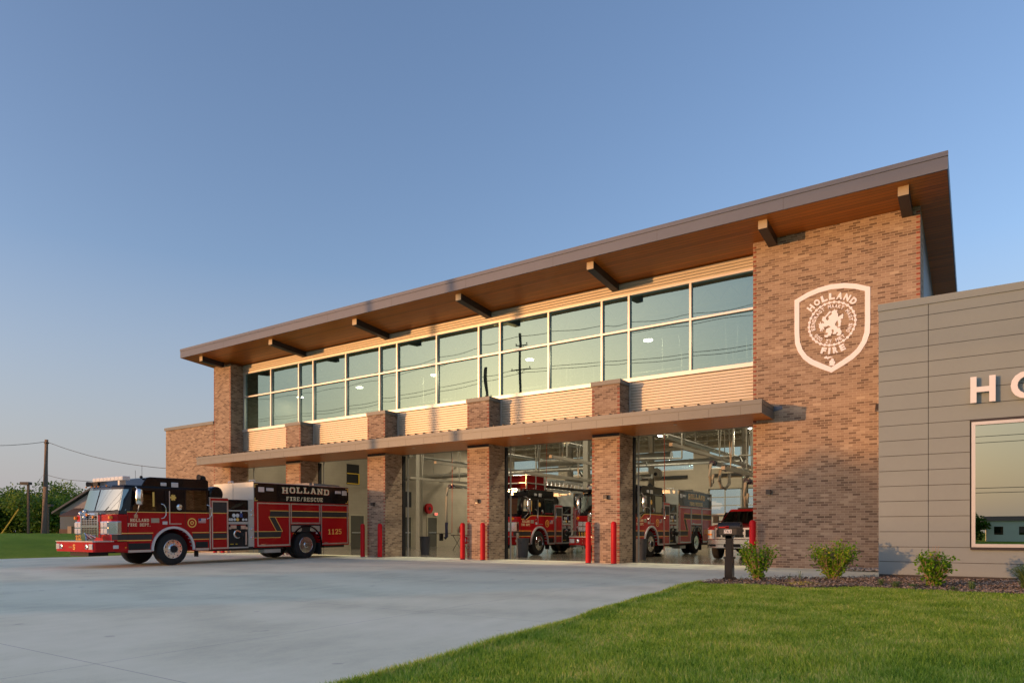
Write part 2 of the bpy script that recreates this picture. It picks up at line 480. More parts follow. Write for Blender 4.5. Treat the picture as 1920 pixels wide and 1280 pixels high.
    def build(s, name, mats, parent=None, label=None, smooth=False, loc=None, bevel=0.0, world=False):
        me = bpy.data.meshes.new(name)
        me.from_pydata(s.v, [], s.f)
        if not isinstance(mats, (list, tuple)): mats = [mats]
        for m in mats: me.materials.append(M[m] if isinstance(m, str) else m)
        for p, i in zip(me.polygons, s.m):
            p.material_index = i; p.use_smooth = smooth
        me.update()
        o = bpy.data.objects.new(name, me)
        COL.objects.link(o)
        if parent is not None:
            o.parent = parent
            if world: o.matrix_parent_inverse = Matrix.Translation(-parent.location)
        if loc: o.location = loc
        if label: o['label'] = label
        if bevel > 0:
            md = o.modifiers.new('bevel', 'BEVEL'); md.width = bevel; md.segments = 2; md.limit_method = 'ANGLE'; md.angle_limit = R(40)
        if smooth:
            try: me.set_sharp_from_angle(angle=R(38))
            except Exception: pass
        return o

def tag(o, label=None, cat=None, group=None, kind=None):
    if label: o['label'] = label
    if cat: o['category'] = cat
    if group: o['group'] = group
    if kind: o['kind'] = kind
    return o

def thing(name, label, cat, loc=(0, 0, 0), rz=0.0, group=None):
    o = bpy.data.objects.new(name, None)
    COL.objects.link(o); o.location = loc; o.rotation_euler = (0, 0, rz); o.empty_display_size = 0.2
    return tag(o, label, cat, group)

def dup(root, loc, label=None, rz=None, group=None):
    r = root.copy(); COL.objects.link(r); r.location = loc
    if rz is not None: r.rotation_euler = (0, 0, rz)
    if label: r['label'] = label
    if group: r['group'] = group
    for ch in list(root.children):
        c = ch.copy(); COL.objects.link(c); c.parent = r
        for g in list(ch.children):
            d = g.copy(); COL.objects.link(d); d.parent = c
    return r

def arc(cx, cy, r, a0, a1, n):
    return [(cx + r * math.cos(a0 + (a1 - a0) * i / n), cy + r * math.sin(a0 + (a1 - a0) * i / n)) for i in range(n + 1)]

# text: sans letters from the built-in font, turned into thin solid meshes
_glyph = {}
def glyph(ch, bold=0.0):
    key = (ch, bold)
    if key not in _glyph:
        cu = bpy.data.curves.new('tmp', 'FONT'); cu.body = ch; cu.offset = bold; cu.resolution_u = 4
        cu.fill_mode = 'BOTH'; cu.extrude = 0.5
        ob = bpy.data.objects.new('tmp', cu); COL.objects.link(ob)
        bpy.context.view_layer.update()
        me = bpy.data.meshes.new_from_object(ob.evaluated_get(bpy.context.evaluated_depsgraph_get()))
        vs = [tuple(v.co) for v in me.vertices]; fs = [tuple(p.vertices) for p in me.polygons]
        bpy.data.objects.remove(ob); bpy.data.curves.remove(cu); bpy.data.meshes.remove(me)
        xs = [v[0] for v in vs] or [0]; ys = [v[1] for v in vs] or [0]
        _glyph[key] = (vs, fs, min(xs), max(xs), min(ys), max(ys))
    return _glyph[key]

def put_glyph(mb, ch, frame, w, h, bold=0.0, depth=0.01):
    """frame(u,v,d)->3-D point; glyph fitted into a box w x h centred on u=0, v=0"""
    vs, fs, x0, x1, y0, y1 = glyph(ch, bold)
    out = []
    for x, y, z in vs:
        u = ((x - x0) / max(1e-6, x1 - x0) - 0.5) * w; v = ((y - y0) / max(1e-6, y1 - y0) - 0.5) * h
        out.append(frame(u, v, (z + 0.5) * depth))
    mb.add(out, fs)

# slab-serif block letters as strokes in a unit box: bars (x0,y0,x1,y1) and slants
SL = {
 'H': ([(.1, 0, .32, 1), (.68, 0, .9, 1), (.3, .42, .7, .6), (0, 0, .42, .14), (.58, 0, 1, .14), (0, .86, .42, 1), (.58, .86, 1, 1)], []),
 'O': ([(.05, .2, .28, .8), (.72, .2, .95, .8), (.22, 0, .78, .17), (.22, .83, .78, 1)], [((.05, .2), (.28, .2), (.4, .04), (.22, 0)), ((.72, .2), (.95, .2), (.78, 0), (.6, .04)), ((.05, .8), (.28, .8), (.4, .96), (.22, 1)), ((.72, .8), (.95, .8), (.78, 1), (.6, .96))]),
 'L': ([(.12, 0, .36, 1), (0, .86, .5, 1), (0, 0, .95, .16), (.78, .1, .95, .38)], []),
 'A': ([(0, 0, .36, .14), (.64, 0, 1, .14), (.28, .28, .72, .42), (.3, .86, .6, 1)], [((.08, .05), (.28, .05), (.6, 1), (.38, 1)), ((.72, .05), (.94, .05), (.64, 1), (.42, 1))]),
 'N': ([(.1, 0, .28, 1), (.72, 0, .9, 1), (0, 0, .4, .13), (0, .87, .34, 1), (.6, .87, 1, 1)], [((.1, 1), (.34, 1), (.9, 0), (.66, 0))]),
 'D': ([(.1, 0, .33, 1), (.72, .2, .95, .8), (0, 0, .75, .16), (0, .84, .75, 1)], [((.72, .2), (.95, .2), (.75, 0), (.6, .05)), ((.72, .8), (.95, .8), (.75, 1), (.6, .95))]),
 'F': ([(.12, 0, .36, 1), (0, 0, .5, .14), (0, .84, .92, 1), (.76, .66, .92, 1), (.36, .42, .7, .57)], []),
 'I': ([(.3, 0, .7, 1), (.08, 0, .92, .14), (.08, .86, .92, 1)], []),
 'R': ([(.1, 0, .33, 1), (0, 0, .44, .14), (0, .85, .72, 1), (.3, .42, .72, .57), (.68, .55, .9, .87)], [((.48, .45), (.7, .45), (1, 0), (.74, 0))]),
 'E': ([(.12, 0, .36, 1), (0, 0, .92, .15), (0, .85, .92, 1), (.36, .42, .66, .57), (.76, .1, .92, .34), (.76, .66, .92, .9)], []),
 'P': ([(.12, 0, .35, 1), (0, 0, .48, .14), (0, .85, .75, 1), (.3, .38, .75, .53), (.7, .5, .93, .88)], []),
 'T': ([(.38, 0, .62, 1), (.22, 0, .78, .14), (.04, .84, .96, 1), (.04, .62, .19, .9), (.81, .62, .96, .9)], []),
 'S': ([(.05, .56, .28, .88), (.72, .12, .95, .46), (.2, 0, .8, .16), (.2, .84, .8, 1), (.2, .42, .8, .58), (.05, 0, .22, .3), (.78, .7, .95, 1)], []),
 'C': ([(.05, .18, .28, .82), (.2, 0, .8, .17), (.2, .83, .8, 1), (.74, .12, .92, .34), (.74, .64, .92, .98)], []),
 'U': ([(.08, .18, .3, 1), (.7, .18, .92, 1), (.2, 0, .8, .18), (0, .86, .4, 1), (.6, .86, 1, 1)], []),
 '1': ([(.36, 0, .64, 1), (.1, 0, .9, .14)], [((.36, 1), (.36, .76), (.12, .7), (.12, .82))]),
 '2': ([(.06, .70, .26, .88), (.72, .56, .94, .88), (.14, .86, .84, 1), (.06, 0, .96, .15), (.78, .1, .96, .26)], [((.06, .12), (.32, .12), (.94, .58), (.70, .60))]),
 '5': ([(.08, .52, .28, 1), (.08, .85, .92, 1), (.2, .48, .8, .62), (.74, .12, .95, .52), (.14, 0, .82, .14), (.04, .08, .22, .24)], []),
 '8': ([(.08, .56, .3, .88), (.7, .56, .92, .88), (.06, .12, .3, .46), (.7, .12, .94, .46), (.2, .84, .8, 1), (.2, .42, .8, .58), (.2, 0, .8, .16)], []),
 '.': ([(.2, 0, .5, .18)], []),
 '/': ([], [((.1, 0), (.3, 0), (.8, 1), (.6, 1))]),
}
def slab(mb, text, frame, x0, x1, z0, z1, gap=0.16, depth=0.004, arch=0.0):
    """text across u from x0 to x1; frame(u,v,d)"""
    n = len(text); cw = (x1 - x0) / (n - gap)
    for i, ch in enumerate(text):
        if ch == ' ': continue
        bars, sl = SL[ch]
        u0 = x0 + i * cw; gw = cw * (1 - gap)
        t = (i + 0.5) / n * 2 - 1
        dz = arch * (1 - t * t)
        qs = [((a, b), (c, b), (c, d), (a, d)) for a, b, c, d in bars] + list(sl)
        for j, q in enumerate(qs):
            ar = sum(q[k][0] * q[(k + 1) % 4][1] - q[(k + 1) % 4][0] * q[k][1] for k in range(4))
            if ar < 0: q = q[::-1]
            dd = depth + j * 0.0003
            p = [(u0 + a * gw, z0 + dz + b * (z1 - z0)) for a, b in q]
            vs = [frame(u, v, -0.002) for u, v in p] + [frame(u, v, dd) for u, v in p]
            mb.add(vs, [(4, 5, 6, 7), (0, 1, 5, 4), (1, 2, 6, 5), (2, 3, 7, 6), (3, 0, 4, 7)])

YP = 21.13           # front face of the brick piers
YW = 21.86           # corrugated wall plane
def gz(x, y):
    """ground height: apron falls 1 % away from the building, lawn bank rises to the left"""
    z = -0.01 * max(0.0, YP - max(y, -12.0))
    if y > 48: z -= 0.0
    if x < -34.3:
        t = min(1.0, (-x - 34.3) / 13.5); t = t * t * (3 - 2 * t)
        if y > 20.9 and x > -38.5: t = 0.0
        z = z + (0.955 - z) * t
    if x > -4.4 and y < 15: z += 0.0
    return z
# ------------------------------------------------------------------ ground, paving
def smoothline(pts, n=6):
    out = []
    for i in range(len(pts) - 1):
        p0 = pts[max(i - 1, 0)]; p1 = pts[i]; p2 = pts[i + 1]; p3 = pts[min(i + 2, len(pts) - 1)]
        for k in range(n):
            t = k / n
            out.append(tuple(0.5 * ((2 * p1[a]) + (-p0[a] + p2[a]) * t + (2 * p0[a] - 5 * p1[a] + 4 * p2[a] - p3[a]) * t * t + (-p0[a] + 3 * p1[a] - 3 * p2[a] + p3[a]) * t ** 3) for a in (0, 1)))
    out.append(pts[-1]); return out

mb = MB()
xs = [-1500, -700, -300, -160, -110, -90, -75, -62, -56, -52] + [-50 + i * 1.0 for i in range(17)] + [-33.5, -33, -28, -20, -12, -6, 0, 8, 20, 45, 100, 300, 800, 1500]
ys = [-1500, -700, -300, -150, -90, -60, -45, -35, -28, -22, -16, -12, -6, 0, 5, 10, 14, 17, 19, 20.5, YP, 24, 30, 38, 47, 55, 70, 100, 180, 400, 900, 1500]
vs = [(x, y, gz(x, y) - 0.012) for y in ys for x in xs]
nx = len(xs)
mb.add(vs, [(j * nx + i, j * nx + i + 1, (j + 1) * nx + i + 1, (j + 1) * nx + i) for j in range(len(ys) - 1) for i in range(nx - 1)])
g = mb.build('ground', 'lawn', smooth=True); tag(g, 'mown green grass ground round the station', None, None, 'structure')

# right edge of the concrete = left edge of the near lawn, then the planting bed, then the grey wing
EDGE = smoothline([(-3.75, -9), (-3.95, -2), (-4.10, 2.0), (-4.16, 3.91), (-4.28, 6.37), (-4.64, 9.69), (-4.90, 13.0), (-4.98, 14.6), (-4.80, 15.45), (-4.30, 16.15), (-3.2, 17.1), (-1.95, 18.14)], 5)
EDGE2 = smoothline([(-4.92, 14.30), (-4.45, 14.20), (-3.6, 14.50), (-2.8, 14.35), (-1.9, 15.1), (-0.9, 14.75), (0.6, 14.75), (2.5, 14.6), (7.5, 14.9)], 5)
LEFT = [(-33.3, 21.13), (-33.2, 15.2), (-33.75, 14.2), (-34.2, 12.3), (-34.6, 8), (-35, 0), (-35.5, -9)]
ap = [(x, y) for x, y in EDGE] + [(-1.95, 21.13)] + LEFT
mb = MB()
mb.add([(x, y, -0.01 * (YP - y) - 0.004) for x, y in ap], [list(range(len(ap)))])
o = mb.build('apron', 'apron'); tag(o, 'wide pale concrete apron in front of the station', None, None, 'structure')
mb = MB(); mb.box(-33.3, -1.3, 21.13, 21.95, -0.3, 0.0)
o = mb.build('threshold', 'apron'); tag(o, 'concrete threshold strip under the bay doors', None, None, 'structure')
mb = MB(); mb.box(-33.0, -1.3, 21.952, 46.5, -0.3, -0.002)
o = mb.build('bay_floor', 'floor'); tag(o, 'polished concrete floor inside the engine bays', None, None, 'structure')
mb = MB(); mb.box(-1500, 1500, -34, -24, -0.4, -0.318)
o = mb.build('road', 'asphalt'); tag(o, 'asphalt street across the front of the station', None, None, 'structure')
mb = MB(); mb.box(-30, -2, 46.9, 62, -0.3, 0.02)
o = mb.build('rear_apron', 'apron'); tag(o, 'concrete apron behind the rear bay doors', None, None, 'structure')

# dark soil edge of the lawn where it meets the concrete
mb = MB()
for i in range(len(EDGE) - 12):
    (x0, y0), (x1, y1) = EDGE[i], EDGE[i + 1]
    z0, z1 = gz(x0, y0), gz(x1, y1)
    mb.add([(x0, y0, z0 - .004), (x1, y1, z1 - .004), (x1 + .01, y1, z1 + .03), (x0 + .01, y0, z0 + .03), (x0 + .09, y0, z0 + .03), (x1 + .09, y1, z1 + .03)], [(0, 1, 2, 3), (3, 2, 5, 4)])
o = mb.build('lawn_edge', mat('dark soil edge', (0.045, 0.035, 0.025), 0.95, var=.3, vscale=9)); tag(o, 'dark cut soil edge between lawn and driveway', None, None, 'structure')

# planting bed with bark chips
def inbed(x, y):
    # between the near bed edge (EDGE2), the concrete edge and the grey wing
    def at(line, x):
        for (a, b), (c, d) in zip(line[:-1], line[1:]):
            if min(a, c) <= x <= max(a, c) and abs(c - a) > 1e-6: return b + (d - b) * (x - a) / (c - a)
        return None
    lo = at(EDGE2, x)
    if lo is None: return False
    hi = 18.17 if x > -1.95 else at([p for p in EDGE if p[1] > 14.6], x)
    return hi is not None and lo < y < hi
bed = [p for p in EDGE if p[1] > 14.7] + [(-1.95, 18.17), (7.5, 18.17)] + EDGE2[::-1]
mb = MB(); mb.add([(x, y, gz(x, y) + 0.012) for x, y in bed], [list(range(len(bed)))])
o = mb.build('bed_soil', mat('dark bed soil', (0.07, 0.05, 0.04), 0.95, var=.35, vscale=14, bump=.6)); tag(o, 'dark planting bed along the grey wall', None, None, 'structure')
rnd = random.Random(5)
mb = MB(); n = 0
while n < 15000:
    x = rnd.uniform(-4.98, 3.6); y = rnd.uniform(14.2, 18.1)
    if not inbed(x, y): continue
    n += 1
    z = gz(x, y) + 0.02 + rnd.random() ** 2 * .04 + 0.03 * max(0, math.sin(x * 2.1) * math.cos(y * 1.7))
    L, W = rnd.uniform(.008, .026), rnd.uniform(.004, .010); a = rnd.uniform(0, PI); t = rnd.uniform(-.5, .5)
    dx, dy = math.cos(a), math.sin(a)
    mb.add([(x - dx * L - dy * W, y - dy * L + dx * W, z - t * L), (x + dx * L - dy * W, y + dy * L + dx * W, z + t * L), (x + dx * L + dy * W, y + dy * L - dx * W, z + t * L + .01), (x - dx * L + dy * W, y - dy * L - dx * W, z - t * L + .01)], [(0, 1, 2, 3)])
o = mb.build('mulch', 'mulch'); tag(o, 'brown bark mulch covering the planting bed', 'mulch', None, 'stuff')
mb = MB()
for i in range(420):
    x = rnd.uniform(-3.15, -1.35); y = rnd.uniform(20.45, 21.08); r = rnd.uniform(.025, .06)
    if x < -2.9 and rnd.random() < .5: continue
    mb.ball((x, y, r * .5 + rnd.random() * .03), r * rnd.uniform(.8, 1.3), r * rnd.uniform(.8, 1.3), r * .7, 6, 4)
o = mb.build('river_stones', 'stone', smooth=True); tag(o, 'pale river stones at the foot of the brick wall', 'gravel', None, 'stuff')

# ------------------------------------------------------------------ fire station building
ST = thing('fire_station', 'long two-storey brick fire station with five open engine bays and wide sloping roof', 'building', (-18.0, YP, 0.0))
def part(name, mb, mats, parent=ST, **kw): return mb.build(name, mats, parent, world=(parent is ST), **kw)
SLOPE = 0.083
def soff(y): return 9.61 + SLOPE * (YP - y)
def quoins(mb, x0, x1, y, z0, z1, phase=0, left=True, right=True):
    """reddish header bricks on alternate courses at the edges"""
    r0 = int(math.ceil((z0 + 20.31) / 0.0677))
    r = r0
    while (r + 1) * 0.0677 - 20.31 < z1:
        if (r + phase) % 2 == 0:
            zb = r * 0.0677 - 20.31 + .0095
            if left: mb.box(x0 + .001, x0 + .095, y - .002, y + .01, zb, zb + .058)
            if right: mb.box(x1 - .095, x1 - .001, y - .002, y + .01, zb, zb + .058)
        r += 1
# right brick tower wall
mb = MB(); mb.box(-5.56, -1.27, YP, 22.4, 0.0, 9.60); mb.mi = 1; quoins(mb, -5.56, -1.27, YP, 0, 9.55, 1)
part('brick_wall', mb, ['brick', 'redbrick'], label='tall right-hand brick wall carrying the white shield emblem')
mb = MB(); mb.prism([(22.402, 0.0), (46.5, 0.0), (46.5, soff(46.5) - .02), (22.402, soff(22.402) - .02)], 'x', -1.60, -1.28)
part('side_wall', mb, 'sidemetal', label='plain grey right side wall')
# left pier and low wing wall
mb = MB(); mb.box(-32.61, -31.19, YP, 22.16, 0, 9.48); mb.mi = 1; quoins(mb, -32.61, -31.19, YP, 0, 9.4, 0)
part('brick_pier', mb, ['brick', 'redbrick'], label='tall brick pier at the left end')
mb = MB(); mb.box(-37.07, -32.612, YP + .004, 30.0, -0.1, 6.58); part('wing_wall', mb, 'brick', label='low brick wing wall left of the bays')
mb = MB(); mb.box(-37.14, -32.60, YP - .05, 30.05, 6.58, 6.73); part('coping', mb, 'coping', label='tan metal coping on the low wing')
mb = MB(); mb.prism([(22.162, -0.1), (46.5, -0.1), (46.5, soff(46.5) - .02), (22.162, soff(22.162) - .02)], 'x', -32.605, -32.0); part('end_wall', mb, 'interior', label='left end wall with beige painted block inside')
PILL = [(-26.92, -25.87), (-21.58, -20.54), (-16.23, -15.21), (-10.90, -9.88)]
pil0 = None
for x0, x1 in PILL:
    cx = (x0 + x1) / 2
    mb = MB(); mb.box(-.515, .515, YP, 22.16, 0, 4.6); mb.box(-.515, .515, YP, YW + .02, 4.6, 5.97)
    mb.mi = 1; quoins(mb, -.515, .515, YP, 0, 4.25, 1); quoins(mb, -.515, .515, YP, 4.75, 5.95, 1)
    p = mb.build('brick_pillar', ['brick', 'redbrick'], ST, loc=(cx + 18.0, -YP, 0))
    mb = MB(); mb.box(-.55, .55, YP - .04, YW + .03, 5.97, 6.11)
    mb.build('pillar_cap', 'coping', p)
    mb = MB(); mb.box(-.50, .50, YP - .006, YP + .05, 4.17, 4.33); mb.build('dark_band', 'bronze', p)  # thin dark band across the pillar face, directly below the canopy
    # black door guide on the back corner
    mb = MB(); mb.box(.40, .56, 22.17, 22.33, 0.0, 4.3); mb.box(-.56, -.40, 22.17, 22.33, 0.0, 4.3); mb.build('door_guide', 'matblack', p)
# spandrel with real corrugation
def corrugated(x0, x1, y, z0, z1, pitch=0.0949, amp=0.030):
    """box-ribbed metal: flat crests with sharp valleys"""
    mb = MB(); pr = []; z = z0
    while z < z1:
        for dz, dy in ((0, 0), (.044, 0), (.056, amp), (.074, amp), (.0935, .001)):
            if z + dz <= z1: pr.append((y - .012 + dy, z + dz))
        z += pitch
    vs = [(x0, a, b) for a, b in pr] + [(x1, a, b) for a, b in pr]; m = len(pr)
    mb.add(vs, [(i, m + i, m + i + 1, i + 1) for i in range(m - 1)])
    return mb
seg = [(-31.19, -26.90), (-25.88, -21.57), (-20.55, -16.22), (-15.22, -10.89), (-9.89, -5.56)]
for a, b in seg: part('corrugated_spandrel', corrugated(a, b, YW, 4.4, 6.12), 'corr')
part('corrugated_band', corrugated(-31.19, -5.56, YW, 9.13, 9.55), 'corr', label='narrow corrugated band under the eaves')
for x0, x1 in PILL: mb = MB(); mb.box(x1 + .036, x1 + .062, YW - .03, YW + .01, 4.6, 6.10); part('corner_trim', mb, 'frame')
mb = MB(); mb.box(-31.2, -5.55, YW + .03, 22.15, 4.36, 6.10); mb.box(-31.2, -5.55, YW + .03, 22.15, 9.14, 9.53)
mb.box(-31.9, -5.3, 22.152, 22.5, 4.36, 4.75)
part('header_beam', mb, 'bronze')
# curtain wall
MUL = [-31.12, -28.98, -26.90, -25.88, -23.68, -21.58, -20.56, -18.37, -16.23, -15.22, -13.06, -10.90, -9.88, -7.73, -5.60]
mb = MB(); FY0, FY1 = YW - .02, YW + .11
mb.box(-31.19, -5.56, FY0 - .035, FY1, 6.12, 6.245); mb.box(-31.19, -5.56, FY0 - .012, FY1, 9.06, 9.13)
for m_ in MUL:
    mb.box(m_ - .034, m_ + .034, FY0, FY1, 6.245, 9.06)
for a, b in zip(MUL[:-1], MUL[1:]): mb.box(a + .034, b - .034, FY0 + .003, FY1, 7.865, 7.93)
CW = part('window_wall', mb, 'frame', label='long band of reflective upper windows in pale metal frames')
rnd = random.Random(11)
for a, b in zip(MUL[:-1], MUL[1:]):
    for z0, z1 in ((6.245, 7.865), (7.93, 9.06)):
        mb = MB(); tx = rnd.uniform(-.0012, .0012); tz = rnd.uniform(-.0012, .0012); y = YW + .075
        A, B = a + .03, b - .03; h = (z1 - z0)
        # a very slightly bowed pane, as real insulating glass is
        nn = 8; vs = []
        for j in range(nn + 1):
            for i in range(nn + 1):
                u, v = i / nn, j / nn
                bow = 0.0012 * math.sin(PI * u) * math.sin(PI * v)
                vs.append((A + (B - A) * u, y + bow + tx * (u - .5) * (B - A) + tz * (v - .5) * h, z0 - .004 + (h + .008) * v))
        mb.add(vs, [(j * (nn + 1) + i, j * (nn + 1) + i + 1, (j + 1) * (nn + 1) + i + 1, (j + 1) * (nn + 1) + i) for j in range(nn) for i in range(nn)])
        o = mb.build('pane', 'glass', CW, smooth=True)
        o.matrix_parent_inverse = Matrix.Identity(4)

# roof
XR0, XR1, YF, YB = -33.18, -0.61, 19.66, 48.0
mb = MB()
def sl(y, t): return soff(y) + t
mb.prism([(YF, sl(YF, .003)), (YB, sl(YB, .003)), (YB, sl(YB, .40)), (YF + .01, sl(YF, .40))], 'x', XR0 + .012, XR1 - .012)
RF = part('roof', mb, 'ceiling', label='single slope roof falling to the rear')
mb = MB(); y0, y1 = YF + .03, YB - .05
ys_ = [y0, YP - .0, 22.16]
mb.add([(XR0 + .02, y0, sl(y0, 0)), (XR1 - .02, y0, sl(y0, 0)), (XR1 - .02, 22.45, sl(22.45, 0)), (XR0 + .02, 22.45, sl(22.45, 0))], [(3, 2, 1, 0)])
mb.add([(-1.27, 22.45, sl(22.45, 0)), (XR1 - .02, 22.45, sl(22.45, 0)), (XR1 - .02, y1, sl(y1, 0)), (-1.27, y1, sl(y1, 0))], [(3, 2, 1, 0)])
mb.add([(XR0 + .02, 22.45, sl(22.45, 0)), (-32.61, 22.45, sl(22.45, 0)), (-32.61, y1, sl(y1, 0)), (XR0 + .02, y1, sl(y1, 0))], [(3, 2, 1, 0)])
o = mb.build('soffit', 'soffit', RF)
mb = MB()
mb.box(XR0, XR1, YF - .002, YF + .02, 9.73, 10.035); mb.box(XR0, XR1, YF + .006, YF + .02, 10.035, 10.05); mb.box(XR0 - .006, XR1 + .006, YF - .018, YF + .05, 10.05, 10.17)
for xx in (XR0 - .0, XR1 - .02):
    mb.prism([(YF + .021, sl(YF, 0)), (YB, sl(YB, -.0)), (YB, sl(YB, .42)), (YF + .021, sl(YF, .42))], 'x', xx, xx + .02)
for i in range(1, 9):
    xx = XR0 + i * 3.6; mb.mi = 1; mb.box(xx, xx + .006, YF - .0028, YF - .0019, 9.735, 10.03); mb.mi = 0
o = mb.build('fascia', ['fascia', 'gap'], RF)
bm0 = None
for i in range(7):
    cx = -4.99 - 5.376 * i if i < 6 else -1.57
    ya, yb = 19.95, (YW + .01 if 0 < i < 5 else YP + .01)
    mb = MB()
    mb.prism([(ya, sl(ya, -.235)), (yb, sl(yb, -.235)), (yb, sl(yb, -.002)), (ya, sl(ya, -.002))], 'x', cx - .12, cx + .12)
    mb.mi = 1
    mb.prism([(ya + .012, sl(ya, -.239)), (yb, sl(yb, -.239)), (yb, sl(yb, -.2)), (ya + .012, sl(ya, -.2))], 'x', cx - .124, cx + .124)
    mb.prism([(ya + .012, sl(ya, -.22)), (yb, sl(yb, -.22)), (yb, sl(yb, -.003)), (ya + .012, sl(ya, -.003))], 'x', cx - .123, cx + .123)
    part('roof_beam', mb, ['beam', 'bronze'])

# canopy
CX0, CX1, CY = -31.95, -4.97, 19.77
mb = MB(); mb.box(CX0 + .01, CX1 - .01, CY + .02, YP + .001, 4.335, 4.62)
for a, b in seg: mb.box(a + .004, b - .004, YP + .001, YW - .004, 4.335, 4.56)
CN = part('canopy', mb, 'bronze', label='long flat metal canopy over the bay doors')
mb = MB(); mb.box(CX0, CX1, CY, CY + .018, 4.33, 4.575); mb.box(CX0, CX1, CY + .006, CY + .018, 4.575, 4.585); mb.box(CX0 - .008, CX1 + .008, CY - .012, CY + .05, 4.585, 4.71)
for xx in (CX0, CX1 - .02): mb.box(xx, xx + .02, CY + .018, YP, 4.33, 4.575); mb.box(xx - .006, xx + .026, CY + .05, YP, 4.585, 4.71)
mb.mi = 1
for i in range(0, 30): xx = CX0 + 0.9 * i + .3; mb.box(xx, xx + .006, CY - .0008, CY + .001, 4.335, 4.57)
mb.mi = 2; mb.prism([(CX1 - .02, 4.55), (CX1 - .02, 4.70), (CX1 + .24, 4.70), (CX1 + .24, 4.60)], 'y', YP - .012, YP + .0)
mb.build('fascia', ['coping', 'gap', 'fascia'], CN).matrix_parent_inverse = Matrix.Identity(4)
mb = MB(); mb.box(CX0 + .02, CX1 - .02, CY + .019, YP, 4.331, 4.3345)
for a, b in seg: mb.box(a + .004, b - .004, YP, YW + .3, 4.331, 4.3345)
mb.build('soffit', 'soffit', CN)
mb = MB(); x = CX0 + .05
while x < CX1:
    dep = YW - .03
    for a, b in PILL + [(-40, -31.19), (-5.56, 0)]:
        if a - .05 < x < b + .05: dep = YP - .003
    mb.prism([(CY + .05, 4.62), (dep, 4.62), (dep, 4.80), (CY + .05, 4.765)], 'x', x - .012, x + .012)
    x += 0.405
mb.build('standing_seams', 'bronze', CN)
for i in range(5):
    mb = MB(); cx = (seg[i][0] + seg[i][1]) / 2; mb.lathe([(.055, 0), (.06, -.012), (.035, -.014)], (cx, 20.5, 4.333), 'z', 16)
    mb.build('downlight', 'frame', CN)

# interior shell
mb = MB()
bays = [(-31.19, -26.90), (-25.88, -21.58), (-20.54, -16.23), (-15.21, -10.90), (-9.88, -5.56)]
prev = -32.0
Yb = 46.5
for a, b in bays + [(-1.6, -1.6)]:
    mb.box(prev, a, Yb, Yb + .35, 0, 7.5)
    prev = b
for a, b in bays:
    mb.box(a, b, Yb + .002, Yb + .348, 3.95, 5.30); mb.box(a, b, Yb + .002, Yb + .348, 6.78, 7.5)
part('rear_wall', mb, 'interior', label='beige rear wall of the engine bays')
for a, b in bays:
    mb = MB(); y = Yb + .15
    mb.box(a, b, y, y + .08, 6.70, 6.775); mb.box(a, b, y, y + .08, 5.305, 5.38)
    for x in (a, (a + b) / 2 - .03, b - .06): mb.box(x, x + .06, y, y + .08, 5.38, 6.70)
    w = part('rear_window', mb, 'frame')
    mb = MB(); mb.box(a + .03, b - .03, y + .03, y + .045, 5.36, 6.72); o = mb.build('pane', 'glass_clear', w)
    mb = MB(); nr = 7; h = 3.95 / nr
    for i in range(nr + 1): z = min(3.90, max(0.0, i * h - .03)); mb.box(a, b, y, y + .05, z, z + .06 if i else .12)
    for i in range(5): x = a + (b - a - .07) * i / 4; mb.box(x, x + .07, y + .002, y + .052, 0.0, 3.94)
    d = part('rear_bay_door', mb, 'steel')
    mb = MB(); mb.box(a + .03, b - .03, y + .02, y + .03, 0.05, 3.92); mb.build('door_pane', 'glass_clear', d)
    mb = MB(); mb.box(a + .4, b - .4, Yb - .16, Yb - .02, 4.75, 4.95); part('door_heater', mb, 'matblack')
# joists and deck ribs
mb = MB()
for i in range(13):
    y = 23.4 + i * 1.8; zt = soff(y) - .02
    mb.box(-32.0, -1.6, y, y + .10, zt - .09, zt); mb.box(-32.0, -1.6, y, y + .10, zt - .62, zt - .55)
    n = 40
    for k in range(n):
        xa = -32 + 30.4 * k / n; xb = xa + 30.4 / n; m2 = (xa + xb) / 2
        mb.tube([(xa, y + .05, zt - .08), (m2, y + .05, zt - .56)], .018, 4); mb.tube([(m2, y + .05, zt - .56), (xb, y + .05, zt - .08)], .018, 4)
part('roof_joists', mb, 'steel')
for cx, cy in ((-26.4, 29.9), (-21.06, 29.9), (-15.72, 29.9), (-26.4, 37.9), (-21.06, 37.9), (-15.72, 37.9), (-10.39, 37.9)):
    zt = soff(cy) - .6
    mb = MB(); mb.box(cx - .13, cx + .13, cy - .14, cy - .12, 0, zt); mb.box(cx - .13, cx + .13, cy + .12, cy + .14, 0, zt); mb.box(cx - .01, cx + .01, cy - .12, cy + .12, 0, zt); mb.box(cx - .2, cx + .2, cy - .2, cy + .2, 0, .03)
    part('steel_column', mb, 'steel')
mb = MB(); mb.box(-32, -1.6, 29.8, 30.0, soff(29.9) - .98, soff(29.9) - .66); part('main_girder', mb, 'steel')
for a, b in bays:
    for x in (a + .12, b - .12):
        mb = MB(); mb.tube([(x, 22.4, 0), (x, 22.4, 4.3), (x, 22.7, 4.9), (x, 26.6, 6.6)], .035, 6); part('door_track', mb, 'steel')
for y_, z_ in ((25.2, 7.2), (28.6, 6.9), (35.5, 6.3), (40.5, 6.0)):
    mb = MB(); mb.tube([(-31.9, y_, z_), (-1.7, y_, z_)], .04, 8)
    for x_ in range(-30, -2, 4): mb.tube([(x_, y_, z_), (x_, y_, soff(y_) - .6)], .012, 4)
    part('sprinkler_pipe', mb, 'steel')
